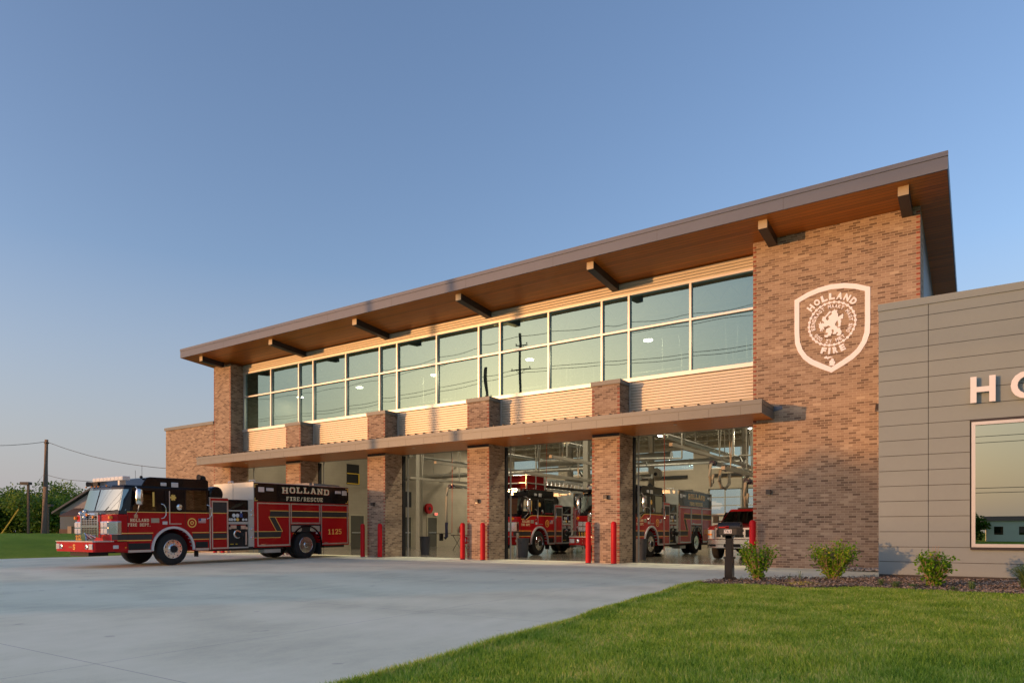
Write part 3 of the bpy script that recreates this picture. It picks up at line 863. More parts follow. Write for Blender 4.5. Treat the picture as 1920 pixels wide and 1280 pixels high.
for a, b in bays:
    cx_ = (a + b) / 2 + .9; mb = MB(); mb.box(cx_ - .2, cx_ + .2, 31, 43, 5.55, 5.60); mb.tube([(cx_ - .1, 31, 5.5), (cx_ - .1, 43, 5.5)], .05, 8); mb.tube([(cx_ + .1, 31, 5.5), (cx_ + .1, 43, 5.5)], .05, 8)
    for y_ in (32, 37, 42): mb.tube([(cx_, y_, 5.6), (cx_, y_, soff(y_) - .6)], .012, 4)
    part('radiant_heater', mb, 'galv')
# doors and openings in the left end wall
def wall_door(y0, y1, zt):
    mb = MB(); mb.box(-32.0, -31.955, y0 - .09, y0, 0, zt + .09); mb.box(-32.0, -31.955, y1, y1 + .09, 0, zt + .09); mb.box(-32.0, -31.955, y0, y1, zt, zt + .09)
    d = part('door_frame', mb, 'doorframe')
    mb = MB(); mb.box(-32.0, -31.98, y0 + .005, y1 - .005, .01, zt - .005); dd = mb.build('door', 'door', d)
    mb = MB(); mb.box(-31.98, -31.93, y0 + .1, y1 - .1, .98, 1.04); mb.build('door_handle', 'alu', d)
wall_door(29.9, 31.0, 2.05); wall_door(34.45, 35.35, 2.05); wall_door(37.1, 38.05, 2.05)
mb = MB(); mb.box(-32.0, -31.97, 29.6, 30.6, 3.98, 5.2); w = part('hatch_opening', mb, 'matblack')
mb = MB()
for z in (3.99, 4.6): mb.box(-31.965, -31.93, 29.6, 30.6, z, z + .05)
mb.box(-31.965, -31.93, 30.54, 30.6, 3.99, 4.6); mb.build('yellow_rail', 'yellow', w)
mb = MB(); mb.box(-32.0, -31.97, 34.5, 35.4, 2.72, 3.76); part('hatch_opening', mb, 'matblack')

# ------------------------------------------------------------------ shield emblem
EM = thing('wall_emblem', 'large white shield emblem with rampant lion ring on the brick wall', 'emblem', (-3.42, YP, 5.49))
def epart(name, mb, m='emblem'): return mb.build(name, m, EM, world=True)
def yfr(x, z, d): return (x, YP - .004 - d, z)
L_ = [(-3.42, 7.957), (-3.09, 7.925), (-2.78, 7.842), (-2.446, 7.69), (-2.446, 6.75), (-2.46, 6.44), (-2.54, 6.20), (-2.68, 5.97), (-2.86, 5.80), (-3.12, 5.645), (-3.42, 5.49)]
I_ = [(-3.42, 7.815), (-3.10, 7.785), (-2.82, 7.71), (-2.575, 7.605), (-2.575, 6.75), (-2.59, 6.48), (-2.66, 6.25), (-2.78, 6.06), (-2.94, 5.92), (-3.18, 5.775), (-3.42, 5.64)]
out = L_ + [(-6.84 - x, z) for x, z in L_[-2:0:-1]]
inn = I_ + [(-6.84 - x, z) for x, z in I_[-2:0:-1]]
mb = MB(); n = len(out)
vs = [yfr(x, z, .012) for x, z in out] + [yfr(x, z, .012) for x, z in inn] + [yfr(x, z, -.004) for x, z in out] + [yfr(x, z, -.004) for x, z in inn]
fs = []
for i in range(n):
    j = (i + 1) % n
    fs += [(i, n + i, n + j, j), (i, j, 2 * n + j, 2 * n + i), (n + i, 3 * n + i, 3 * n + j, n + j)]
mb.add(vs, fs); epart('shield_outline', mb)
CXE, CZE, RE = -3.407, 6.854, .596
mb = MB()
for i in range(30):
    a = 2 * PI * i / 30; x, z = CXE + RE * math.cos(a), CZE + RE * math.sin(a)
    mb.lathe([(.040, 0), (.040, .012)], (x, YP - .016, z), 'y', 12)
    a2 = 2 * PI * (i + .5) / 30; x, z = CXE + RE * math.cos(a2), CZE + RE * math.sin(a2)
    mb.lathe([(.022, 0), (.022, .0105)], (x, YP - .0145, z), 'y', 8)
epart('chain_ring', mb)
def ring_text(mb, items, r, h, w, bold, up=True, depth=.012):
    for ch, deg in items:
        if ch == ' ': continue
        a = R(deg); x, z = CXE + r * math.sin(a), CZE + r * math.cos(a)
        rot = -a if up else PI - a
        c, s_ = math.cos(rot), math.sin(rot)
        ww = w * (0.42 if ch == 'I' else 1.15 if ch == 'M' else 1.0)
        put_glyph(mb, ch, lambda u, v, d: (x + u * c - v * s_, YP - .003 - d, z + u * s_ + v * c), ww, h, bold, depth)
mb = MB(); ring_text(mb, [(c, -45.5 + 15.2 * i) for i, c in enumerate('HOLLAND')], .765, .185, .155, .06); epart('station_lettering', mb)
mb = MB(); ring_text(mb, list(zip('FIRE', (196.5, 185, 173, 159))), .752, .178, .135, .06, up=False); epart('department_lettering', mb)
mb = MB(); tx = 'EENDRAGT MAAKT MAGT'
ring_text(mb, [(c, -100 + 10.3 * i) for i, c in enumerate(tx)], .488, .100, .070, .035)
ring_text(mb, [(c, 236 - 10.3 * i) for i, c in enumerate('GOD ZY MET ONS')], .488, .100, .070, .035, up=False)
epart('motto_lettering', mb)
lion = [(-3.336, 7.261), (-3.329, 7.222), (-3.26, 7.206), (-3.28, 7.161), (-3.249, 7.102), (-3.242, 7.018), (-3.228, 7.012), (-3.191, 7.054), (-3.163, 7.057), (-3.149, 7.085), (-3.115, 7.075), (-3.122, 6.952), (-3.17, 6.949), (-3.191, 6.927), (-3.163, 6.907), (-3.167, 6.862), (-3.18, 6.835), (-3.177, 6.789), (-3.197, 6.735), (-3.262, 6.735), (-3.248, 6.775), (-3.239, 6.807), (-3.263, 6.924), (-3.301, 6.877), (-3.325, 6.829), (-3.315, 6.782), (-3.28, 6.76), (-3.268, 6.715), (-3.191, 6.70), (-3.191, 6.663), (-3.16, 6.613), (-3.163, 6.531), (-3.204, 6.492), (-3.266, 6.495), (-3.287, 6.528), (-3.26, 6.561), (-3.239, 6.562), (-3.26, 6.599), (-3.294, 6.59), (-3.301, 6.553), (-3.336, 6.551), (-3.37, 6.553), (-3.384, 6.574), (-3.37, 6.609), (-3.35, 6.629), (-3.37, 6.692), (-3.398, 6.689), (-3.416, 6.67), (-3.398, 6.606), (-3.419, 6.579), (-3.433, 6.521), (-3.496, 6.523), (-3.517, 6.488), (-3.552, 6.494), (-3.601, 6.517), (-3.601, 6.563), (-3.538, 6.56), (-3.503, 6.593), (-3.524, 6.619), (-3.566, 6.622), (-3.552, 6.73), (-3.489, 6.75), (-3.433, 6.771), (-3.496, 6.819), (-3.545, 6.793), (-3.622, 6.798), (-3.601, 6.73), (-3.615, 6.717), (-3.651, 6.761), (-3.644, 6.683), (-3.665, 6.683), (-3.675, 6.742), (-3.69, 6.683), (-3.718, 6.692), (-3.707, 6.755), (-3.743, 6.803), (-3.736, 6.851), (-3.757, 6.923), (-3.714, 6.893), (-3.714, 6.954), (-3.693, 6.951), (-3.682, 6.896), (-3.658, 6.899), (-3.658, 6.945), (-3.637, 6.896), (-3.601, 6.905), (-3.629, 6.955), (-3.668, 6.985), (-3.651, 7.043), (-3.644, 7.087), (-3.587, 7.078), (-3.468, 7.216), (-3.43, 7.206), (-3.433, 7.172), (-3.559, 7.05), (-3.556, 6.996), (-3.517, 6.959), (-3.482, 6.995), (-3.496, 7.047), (-3.482, 7.082), (-3.447, 7.091), (-3.433, 7.104), (-3.405, 7.13), (-3.419, 7.193), (-3.37, 7.222), (-3.35, 7.226)]
def flat(poly, name):
    mb = MB(); mb.prism(poly, 'y', YP - .016, YP - .002); return epart(name, mb)
flat(lion, 'rampant_lion')
flat([(-3.615, 5.933), (-3.588, 5.953), (-3.544, 5.976), (-3.517, 5.935), (-3.447, 5.939), (-3.388, 5.919), (-3.399, 5.909), (-3.437, 5.909), (-3.49, 5.893), (-3.512, 5.861), (-3.528, 5.898), (-3.593, 5.907)], 'upper_peninsula')
flat([(-3.415, 5.888), (-3.372, 5.876), (-3.354, 5.851), (-3.354, 5.816), (-3.367, 5.783), (-3.335, 5.807), (-3.319, 5.764), (-3.34, 5.715), (-3.351, 5.682), (-3.474, 5.683), (-3.464, 5.732), (-3.474, 5.791), (-3.458, 5.83), (-3.426, 5.849)], 'lower_peninsula')

# ------------------------------------------------------------------ grey office wing
YG = 18.2
OW = thing('office_wing', 'low grey panelled office wing projecting at the right edge', 'building', (2.0, YG, 0.0))
WX0, WX1, WZ0, WZ1 = -0.13, 5.2, 0.71, 3.43
mb = MB()
for (a, b, c, d) in [(-1.92, WX0 - .01, 0, 6.15), (WX1 + .01, 9.0, 0, 6.15), (WX0 - .01, WX1 + .01, 0, WZ0 - .02), (WX0 - .01, WX1 + .01, WZ1 + .02, 6.15)]:
    mb.box(a, b, YG + .03, YG + .30, c, d)
mb.box(-1.92, -1.7, YG + .30, YP - .01, 0, 6.15)
mb.build('backing_wall', 'gap', OW, world=True)
mb = MB(); g_ = 0.006; z = 0.06 - .0
rows = [0.06, 0.36] + [0.70 + 0.3478 * i for i in range(0, 16)] + [6.16]
cols = [-1.935, -0.94, WX0 - .01]
for r in range(len(rows) - 1):
    z0, z1 = rows[r] + g_, rows[r + 1] - g_
    # left strips
    mb.box(-1.935, -.94 - g_, YG, YG + .028, z0, z1)
    if z1 <= WZ0 - .01 or z0 >= WZ1 + .01:
        x = -.94 + g_
        while x < 8.9: mb.box(x, min(x + 3.6, 8.9), YG, YG + .028, z0, z1); x += 3.6 + 2 * g_
    else:
        zz0, zz1 = z0, z1
        mb.box(-.94 + g_, WX0 - .03, YG, YG + .028, z0, z1)
        mb.box(WX1 + .03, 8.9, YG, YG + .028, z0, z1)
        if z1 > WZ1 + .06 and z0 < WZ1: mb.box(WX0 - .03 + g_, WX1, YG + .001, YG + .028, WZ1 + .05, z1)
mb.build('cladding_panels', 'gray_panel', OW, world=True)
mb = MB(); mb.box(-1.945, 9.0, YG - .02, YP - .004, 6.16, 6.32); mb.build('coping', 'gray_panel', OW, world=True)
mb = MB(); mb.box(-1.93, -1.92, YG + .02, YP - .006, 0.0, 6.15); mb.build('side_panel', 'gray_panel', OW, world=True)
mb = MB(); mb.box(-1.93, 9, YG + .005, YG + .02, -.08, .065); mb.build('base_flashing', 'gap', OW, world=True)
mb = MB()
mb.box(WX0, WX0 + .07, YG - .03, YG + .06, WZ0, WZ1); mb.box(WX1 - .07, WX1, YG - .03, YG + .06, WZ0, WZ1)
mb.box(WX0 + .07, WX1 - .07, YG - .03, YG + .06, WZ1 - .07, WZ1); mb.box(WX0 + .07, WX1 - .07, YG - .03, YG + .06, WZ0, WZ0 + .07)
mb.mi = 1; mb.box(WX0 - .02, WX1 + .02, YG - .045, YG + .0, WZ0 - .06, WZ0 - .003); mb.box(WX0 - .02, WX1 + .02, YG - .04, YG + .0, WZ1 + .003, WZ1 + .045)
OWW = mb.build('office_window', ['frame', 'bronze'], OW, world=True)
mb = MB(); mb.add([(WX0 + .06, YG + .03, WZ0 + .06), (WX1 - .06, YG + .03, WZ0 + .06), (WX1 - .06, YG + .03, WZ1 - .06), (WX0 + .06, YG + .03, WZ1 - .06)], [(0, 1, 2, 3)])
mb.build('pane', 'glass_office', OWW)
mb = MB(); mb.box(-1.7, 9.0, YG + .31, YG + 6, -.1, .0); mb.box(-1.7, 9, YG + 5.5, YG + 5.6, 0, 6.1); mb.box(WX1 + .02, WX1 + .2, YG + .31, YG + 5.5, 0, 6.1); mb.box(-1.7, 9, YG + .3, YG + 5.5, 3.8, 3.9)
mb.build('office_interior', 'doorframe', OW, world=True)
mb = MB(); mb.box(-1.9, 9.0, YG + .31, 36, 5.9, 6.0); mb.build('flat_roof', 'ceiling', OW, world=True)
def sign_letter(ch, x0, x1, z0, z1, label):
    o = MB(); w = x1 - x0; h = z1 - z0
    put_glyph(o, ch, lambda u, v, d: (u, -.09 - d, v), w, h, .03, .05)
    ob = o.build('sign_letter', 'letter', None, loc=((x0 + x1) / 2, YG, (z0 + z1) / 2), bevel=.004)
    tag(ob, label, 'letter')
    p = MB()
    for sx in (-.35, .35): p.tube([(sx * w, -.092, 0 if ch == 'O' else -h * .3), (sx * w, .0, 0 if ch == 'O' else -h * .3)], .008, 6)
    p.build('standoff_pin', 'letter', ob)
sign_letter('H', -.15, .30, 3.83, 4.39, 'raised metal letter H standing off the grey panels')
sign_letter('O', .56, 1.14, 3.83, 4.41, 'raised metal letter O cut by the right picture edge')
# wedge light between tower and office wing
WL = thing('wedge_light', 'small dark wedge light high where brick wall meets grey wing', 'wall light', (-2.15, YP, 4.28))
mb = MB(); mb.prism([(0, 0), (-.19, 0), (-.19, .05), (-.05, .22), (0, .22)], 'x', -.16, .16); mb.build('housing', 'pole_metal', WL)
mb = MB(); mb.box(-.13, .13, -.17, -.02, -.006, -.001); mb.build('lens', 'lens', WL)
# small square lights
def sconce(x, label):
    t = thing('wall_light', label, 'wall light', (x, YP, 2.14), 0, 'small square wall lights')
    mb = MB(); mb.box(-.07, .07, -.13, -.002, 0, .14); mb.build('housing', 'pole_metal', t, bevel=.012)
    mb = MB(); mb.box(-.05, .05, -.11, -.02, -.005, -.001); mb.build('lens', 'lens', t)
sconce(-5.10, 'small square dark light on the tall right brick wall')
sconce(-10.36, 'small square dark light on the rightmost brick pillar')
sconce(-15.72, 'small square dark light on the brick pillar second from right')
sconce(-21.2, 'small square dark light on the brick pillar behind two shaded bollards')
# ------------------------------------------------------------------ vehicles
def wheel(parent, x, y, r, w, side, name='wheel', dual=False, front=True):
    """x = outer face of the tyre, side = +1 / -1 outward direction"""
    mb = MB()
    def tyre(xo):
        xi = xo - side * w
        prof = [(r * .60, 0), (r * .88, 0), (r * .96, -.02 * 1), (r, -.06), (r, -w + .06), (r * .96, -w + .02), (r * .88, -w), (r * .60, -w)]
        mb.lathe([(a, side * b) for a, b in (prof if side > 0 else prof)], (xo, y, r), 'x', 40)
    tyre(x)
    if dual: tyre(x - side * (w + .06))
    wh = mb.build(name, 'rubber', parent, smooth=True)
    if side < 0: pass
    mb = MB()
    if front:
        prof = [(r * .60, .003), (r * .585, .012), (r * .56, -.01), (r * .44, -.03), (r * .40, -.02), (r * .26, .02), (r * .24, .05)]
    else:
        prof = [(r * .60, .003), (r * .585, .012), (r * .56, -.02), (r * .52, -.13), (r * .42, -.17), (r * .24, -.17), (r * .22, -.10)]
    mb.lathe([(a, side * b) for a, b in prof], (x, y, r), 'x', 36)
    mb.build('rim', 'chrome', wh, smooth=True)
    mb = MB(); mb.lathe([(r * .22, side * (.02 if front else -.12)), (r * .22, side * (.075 if front else .0)), (r * .16, side * (.10 if front else .03))], (x, y, r), 'x', 20)
    mb.build('hub', 'matblack' if front else 'chrome', wh, smooth=True)
    mb = MB()
    for k in range(10):
        a = 2 * PI * k / 10; rr = r * .35
        mb.lathe([(.018, side * -.18), (.018, side * (.03 if front else -.12))], (x, y + rr * math.cos(a), r + rr * math.sin(a)), 'x', 6)
    mb.mi = 1
    for k in range(10):
        a = 2 * PI * (k + .5) / 10; rr = r * .50
        mb.lathe([(.022, side * -.05), (.022, side * (.004 if front else -.08))], (x, y + rr * math.cos(a), r + rr * math.sin(a)), 'x', 8)
    mb.build('lug_nuts', ['chrome', 'matblack'], wh)
    return wh

SX = 1.25
def side(u, v, d): return (SX + .002 + d, u, v)          # lettering frame on the near (driver) side, u runs to the rear
def front(y0):
    return lambda u, v, d: (u, y0 - d, v)

def engine(name, label, loc, pitch, number, stepped=False, rescue=True, group=None):
    t = thing(name, label, 'fire engine', loc, 0, group)
    t.rotation_euler = (pitch, 0, 0)
    RW = 0.545; FWY, RWY = 2.55, 8.15
    def B(nm, mb, m, par=t, **kw): return mb.build(nm, m, par, **kw)
    # ---- chassis
    mb = MB(); mb.box(-.95, .95, .25, 10.2, .52, .62); mb.box(-.45, -.35, .2, 10.3, .45, .75); mb.box(.35, .45, .2, 10.3, .45, .75)
    mb.box(-1.15, 1.15, 5.8, 7.1, .42, .52); mb.box(-1.1, 1.1, 9.2, 10.3, .40, .5); mb.cyl((-1.0, FWY, RW), (1.0, FWY, RW), .09); mb.cyl((-1.0, RWY, RW), (1.0, RWY, RW), .11); mb.ball((0, RWY, RW), .25)
    mb.box(-.6, .6, .15, .75, .38, .55); mb.box(-1.2, 1.2, 4.0, 5.7, .42, .5)
    B('chassis', mb, 'matblack')
    for a, b, c, d, e, f_ in ((1.0, 1.22, 3.45, 3.48, .25, .6), (-1.22, -1.0, 3.45, 3.48, .25, .6), (.72, 1.24, 8.86, 8.90, .16, .62), (-1.24, -.72, 8.86, 8.90, .16, .62)):
        mb = MB(); mb.box(a, b, c, d, e, f_); B('mud_flap', mb, 'rubber')
    mb = MB(); mb.box(.75, 1.12, 6.25, 7.0, .28, .52); B('aluminium_box', mb, 'alupaint')
    # ---- bumper
    mb = MB(); mb.prism([(-1.25, .06), (-1.19, 0), (1.19, 0), (1.25, .06), (1.25, 1.02), (-1.25, 1.02)], 'z', .52, .83)
    bp = B('bumper', mb, 'red', bevel=.01)
    mb = MB(); mb.prism([(-1.27, .05), (-1.21, -.02), (1.21, -.02), (1.27, .05), (1.27, .60), (-1.27, .60)], 'z', .832, .862); mb.mi = 1; mb.box(-1.26, 1.262, .60, 1.0, .831, .85); B('tread_plate', mb, ['alu', 'black'], bp)
    for s in (-1, 1):
        mb = MB(); mb.box(s * 1.08 - .11, s * 1.08 + .11, -.02, .02, .60, .77); B('bumper_lamp', mb, 'lens', bp, bevel=.01)
        mb = MB(); mb.lathe([(.075, .01), (.08, -.02), (.06, -.03)], (s * .83, 0, .68), 'y', 18); B('fog_lamp', mb, 'chrome', bp, smooth=True)
        for zz in (.61, .75): mb = MB(); mb.lathe([(.016, .01), (.016, -.01)], (s * .6, 0, zz), 'y', 8); B('bumper_bolt', mb, 'chrome', bp)
        mb = MB(); mb.box(s * 1.24, s * 1.262, .58, .75, .61, .72); B('side_lamp', mb, 'lens', bp, bevel=.015)
        mb = MB(); mb.lathe([(.025, 0), (.02, s * .02)], (s * 1.25, .97, .64), 'x', 12); B('side_marker', mb, 'amber', bp)
    mb = MB(); slab(mb, 'S', front(-.001), -.06, .08, .585, .755, depth=.006); B('bumper_letter', mb, 'gold', bp)
    mb = MB(); mb.box(-.36, -.10, -.004, 0, .645, .685); B('bumper_scroll', mb, mat('faded gold scroll', (.30, .10, .02), .5), bp)
    # ---- cab
    zy = 1.77
    prof = [(1.03, .47), (1.03, zy), (3.88, zy), (3.88, .46)] + [(y, z) for y, z in [(3.30, .46)]] + [(y, z) for y, z in arc(FWY, RW, .69, -.08, PI + .08, 16)] + [(1.80, .47)]
    mb = MB(); mb.prism(prof, 'x', -SX, SX)
    mb.prism([(-SX, 1.03), (-SX, .72), (-1.12, .60), (-.6, .555), (.6, .555), (1.12, .60), (SX, .72), (SX, 1.03)], 'z', .84, 1.70)
    cab = B('cab', mb, 'red', bevel=.012)
    # step wells
    for a, b, c, d in ((1.10, 1.256, 1.06, 1.76), (1.1, 1.256, 3.36, 3.82), (-1.256, -1.1, 1.06, 1.76)):
        mb = MB(); mb.box(a, b, c, d, .56, .77); B('step_well', mb, 'matblack', cab)
        s_ = 1 if a > 0 else -1; mb = MB(); mb.box(s_ * .95, s_ * 1.29, c - .02, d + .02, .475, .55); B('step', mb, 'alu', cab)
    # greenhouse: loft between waistline and roof ring
    def ring(z, pts): return [(x, y, z) for x, y in pts]
    low = [(-SX, 1.10), (-1.17, .80), (-.62, .64), (0, .61), (.62, .64), (1.17, .80), (SX, 1.10)]
    top = [(-1.21, 1.22), (-1.10, 1.02), (-.60, .88), (0, .86), (.60, .88), (1.10, 1.02), (1.21, 1.22)]
    rr_, r2_ = (3.88, 3.88)
    def loft(mb, a, za, b, zb):
        n = len(a); vs = ring(za, a) + ring(zb, b)
        mb.add(vs, [(i, i + 1, n + i + 1, n + i) for i in range(n - 1)])
    A = low + [(SX, 3.88), (-SX, 3.88)]; T = top + [(1.22, 3.88), (-1.22, 3.88)]
    n = len(A)
    mb = MB(); vs = ring(1.70, A) + ring(2.60, T)
    mb.add(vs, [(i, (i + 1) % n, n + (i + 1) % n, n + i) for i in range(n)] + [list(range(n))[::-1], list(range(n, 2 * n))])
    T2 = [(x, y + .0) for x, y in T]; n = len(T2)
    mb.add(ring(2.60, T2) + ring(2.65, [(x * .985, y + .03 if y < 2 else y) for x, y in T2]), [(i, (i + 1) % n, n + (i + 1) % n, n + i) for i in range(n)] + [list(range(n, 2 * n))])
    mb.prism([(1.50, 2.62), (1.66, 2.90), (1.80, 2.935), (3.80, 2.945), (3.88, 2.90), (3.88, 2.62)], 'x', -1.19, 1.225)
    up = B('cab_roof', mb, 'black', bevel=.02)
    # windscreen: two bent panes just proud of the black shell
    def lerp(p, q, f): return (p[0] + (q[0] - p[0]) * f, p[1] + (q[1] - p[1]) * f)
    za, zb = 1.70, 2.60
    def at(i, z, push=.012):
        f = (z - za) / (zb - za); x, y = lerp(low[i], top[i], f) if isinstance(i, int) else lerp(lerp(low[int(i)], low[int(i) + 1], i - int(i)), lerp(top[int(i)], top[int(i) + 1], i - int(i)), f)
        return (x, y - push, z)
    ws = []
    for rng in ([.35, 1, 2, 2.93], [3.07, 4, 5, 5.65]):
        mb = MB(); Z = [1.83, 2.17, 2.51]; vs = [at(i, z) for z in Z for i in rng]; m_ = len(rng)
        mb.add(vs, [(j * m_ + i, j * m_ + i + 1, (j + 1) * m_ + i + 1, (j + 1) * m_ + i) for j in range(2) for i in range(m_ - 1)])
        w_ = B('windscreen', mb, 'truckglass', up, smooth=True)
        mb = MB(); c = sum(rng) / len(rng)
        p0 = Vector(at(rng[2] if c < 3 else rng[1], 1.80, .03)); mb.tube([p0, p0 + Vector((-.33 if c < 3 else .33, -.02, .13))], .012, 5); B('wiper', mb, 'matblack', up)
    # side glazing
    def pane(pts, nm='side_window', m_='darkglass', par=up, off=.0):
        mb = MB(); mb.add([(SX + .004 + off - max(0, z - 1.7) * .03, y, z) for y, z in pts], [list(range(len(pts)))[::-1]]); o = B(nm, mb, m_, par)
        mb = MB(); mb.add([(-SX - .004 + max(0, z - 1.7) * .03, y, z) for y, z in pts], [list(range(len(pts)))]); B(nm, mb, m_, par)
    pane([(1.20, 1.84), (1.97, 1.84), (1.95, 2.49), (1.36, 2.49), (1.28, 2.40)])
    pane([(3.03, 1.87), (3.78, 1.87), (3.78, 2.55), (3.03, 2.55)])
    mb = MB(); mb.box(SX - .02, SX - .004, 1.86, 1.92, 1.86, 2.44); B('seat_edge', mb, 'gold', up)
    # drip edge, door seams, EMS cabinet trim
    for y in (1.04, 2.30, 2.98): mb = MB(); mb.box(SX, SX + .004, y, y + .012, .60 if y < 1.5 else 1.27, 2.50 if y > 1.5 else 1.7); B('door_seam', mb, 'matblack', cab)
    mb = MB(); mb.box(SX, SX + .014, 2.41, 2.445, 1.38, 2.5); mb.box(SX, SX + .014, 2.446, 2.84, 1.38, 1.41); B('cabinet_trim', mb, 'alu', cab)
    mb = MB(); mb.lathe([(.09, 0), (.10, .02), (.05, .04)], (SX, 2.77, 1.96), 'x', 18); B('round_latch', mb, 'chrome', up, smooth=True)
    mb = MB()
    for k in range(3):
        a = PI * k / 3; c, s_ = math.cos(a) * .105, math.sin(a) * .105; px, pz = -math.sin(a) * .032, math.cos(a) * .032
        o_ = .003 + .0004 * k
        mb.add([(SX + o_, 2.56 + c + px, 2.28 + s_ + pz), (SX + o_, 2.56 + c - px, 2.28 + s_ - pz), (SX + o_, 2.56 - c - px, 2.28 - s_ - pz), (SX + o_, 2.56 - c + px, 2.28 - s_ + pz)], [(0, 1, 2, 3)])
    B('star_of_life', mb, 'gold', up)
    # waist stripe and body bands on the near side and across the front
    mb = MB()
    if stepped:
        mb.prism([(1.03, 1.62), (1.5, 1.62), (1.75, 1.76), (1.95, 1.79), (3.88, 1.79), (3.88, 1.765), (1.95, 1.765), (1.76, 1.735), (1.51, 1.595), (1.03, 1.595)], 'x', SX + .001, SX + .006)
    else:
        mb.box(SX + .001, SX + .006, 1.02, 3.88, 1.765, 1.79)
    mb.prism([(.30, 1.665), (.62, 1.665), (1.0, 1.78), (1.04, 1.79), (1.04, 1.765), (1.0, 1.755), (.63, 1.64), (.30, 1.64)][::-1], 'x', SX - .001, SX + .0045) if False else None
    for z in (.845, 1.08):
        mb.box(SX + .001, SX + .006, 1.03, 1.86 if z > 1 else 1.80, z, z + .028); mb.box(SX + .001, SX + .006, 3.23 if z > 1 else 3.28, 3.88, z, z + .028)
    mb.box(SX + .001, SX + .006, .72, 1.03, 1.08, 1.108); mb.box(SX + .001, SX + .006, .72, 1.03, .845, .873)
    B('gold_stripe', mb, 'gold', cab)
    mb = MB(); mb.box(SX + .001, SX + .004, 3.25, 3.88, .885, 1.055); B('dark_stripe', mb, 'stripe', cab)
    mb = MB(); mb.box(SX + .001, SX + .004, 1.03, 1.83, .885, 1.055)
    mb.add([(1.123, .597, .885), (SX + .004, .718, .885), (SX + .004, .718, 1.055), (1.123, .597, 1.055)], [(0, 1, 2, 3)]); mb.box(SX + .001, SX + .004, .72, 1.028, .885, 1.055)
    B('dark_stripe', mb, 'stripe', cab)
    if stepped:
        mb = MB(); mb.prism([(1.03, 1.63), (1.5, 1.63), (1.75, 1.765), (1.95, 1.79), (1.03, 1.79)], 'x', SX + .001, SX + .004); B('waist_black', mb, 'black', cab)
    # wheel arch trim
    def archtrim(cy, r0, r1, s):
        mb = MB(); o = arc(cy, RW, r1, -.06, PI + .06, 20); i_ = arc(cy, RW, r0, -.06, PI + .06, 20)[::-1]
        mb.prism(o + i_, 'x', s * (SX - .12), s * (SX + .045)); return mb
    for s in (-1, 1): B('wheel_arch', archtrim(FWY, .69, .765, s), 'arch', cab)
    # lettering
    mb = MB(); slab(mb, 'HOLLAND', side, 1.12, 1.73, 1.462, 1.562); B('door_lettering', mb, 'goldtext', cab); mb = MB(); slab(mb, 'FIRE DEPT.', side, 1.04, 1.80, 1.315, 1.415); B('door_lettering', mb, 'goldtext', cab)
    mb = MB(); mb.box(SX + .001, SX + .008, 1.80, 2.07, 1.43, 1.58); B('door_plate', mb, mat('engraved plate', (.45, .42, .33), .4, .4), cab)
    mb = MB(); mb.box(SX + .001, SX + .02, 2.18, 2.35, 1.37, 1.48); B('clearance_lamp', mb, 'lens', cab, bevel=.01)
    mb = MB(); mb.lathe([(.165, 0), (.165, .004)], (SX + .001, 3.23, 1.43), 'x', 28); mb.mi = 1; mb.lathe([(.125, .004), (.125, .006)], (SX + .001, 3.23, 1.43), 'x', 28); mb.mi = 0; mb.lathe([(.07, .006), (.07, .008)], (SX + .001, 3.23, 1.43), 'x', 20); mb.mi = 1; mb.lathe([(.035, .008), (.035, .010)], (SX + .001, 3.23, 1.43), 'x', 16)
    B('round_seal', mb, ['gold', 'redlens'], cab)
    mb = MB(); mb.box(SX + .001, SX + .006, 3.47, 3.75, 1.43, 1.58); mb.mi = 1; mb.box(SX + .006, SX + .008, 3.47, 3.57, 1.50, 1.58); mb.mi = 2
    for k in range(3): mb.box(SX + .006, SX + .0075, 3.58 if k > 1 else 3.47, 3.75, 1.44 + k * .045, 1.46 + k * .045)
    B('flag_plate', mb, ['gauge', 'blue', 'redlens'], cab)
    for (ya, yb) in ((2.15, 2.26), (3.80, 3.91)):
        mb = MB(); mb.tube([(SX, ya, 2.06), (SX + .06, ya + .06, 2.03), (SX + .08, yb, 1.93), (SX + .08, yb, 1.68), (SX + .06, ya + .06, 1.60), (SX, ya, 1.57)], .018, 8); B('grab_handle', mb, 'chrome', cab, smooth=True)
    # mirrors
    for s in (-1, 1):
        mb = MB(); mb.tube([(s * 1.22, 1.24, 2.56), (s * 1.42, 1.22, 2.57), (s * 1.47, 1.26, 2.50)], .02, 8); mb.tube([(s * 1.47, 1.3, 2.02), (s * 1.45, 1.28, 1.86), (s * 1.29, 1.28, 1.70)], .02, 8); mb.box(s * 1.25, s * 1.30, 1.22, 1.34, 1.58, 1.70)
        ar = B('mirror_arm', mb, 'chrome', cab, smooth=True)
        mb = MB(); mb.lathe([(.05, -.01), (.10, .03), (.115, .12), (.115, .42), (.09, .50), (.04, .52)], (s * 1.47, 1.30, 2.0), 'z', 14); B('mirror', mb, 'chrome', ar, smooth=True)
    # front face: grille, headlamps, number box, siren
    mb = MB(); mb.box(-.58, .50, .50, .56, .98, 1.68); mb.mi = 1
    for i in range(7): x = -.56 + i * 1.02 / 6; mb.box(x - .012, x + .012, .485, .502, 1.0, 1.66)
    for i in range(10): z = 1.0 + i * .66 / 9; mb.box(-.57, .49, .488, .501, z - .010, z + .010)
    mb.mi = 2; mb.box(-.62, -.575, .47, .57, .96, 1.7); mb.box(.495, .54, .47, .57, .96, 1.7); mb.box(-.575, .495, .475, .57, 1.30, 1.335); mb.box(-.22, -.195, .475, .49, 1.36, 1.66); mb.box(.13, .155, .475, .49, 1.36, 1.66); mb.box(-.62, .54, .47, .57, 1.68, 1.76)
    B('grille', mb, ['matblack', 'chrome', 'chrome'], cab)
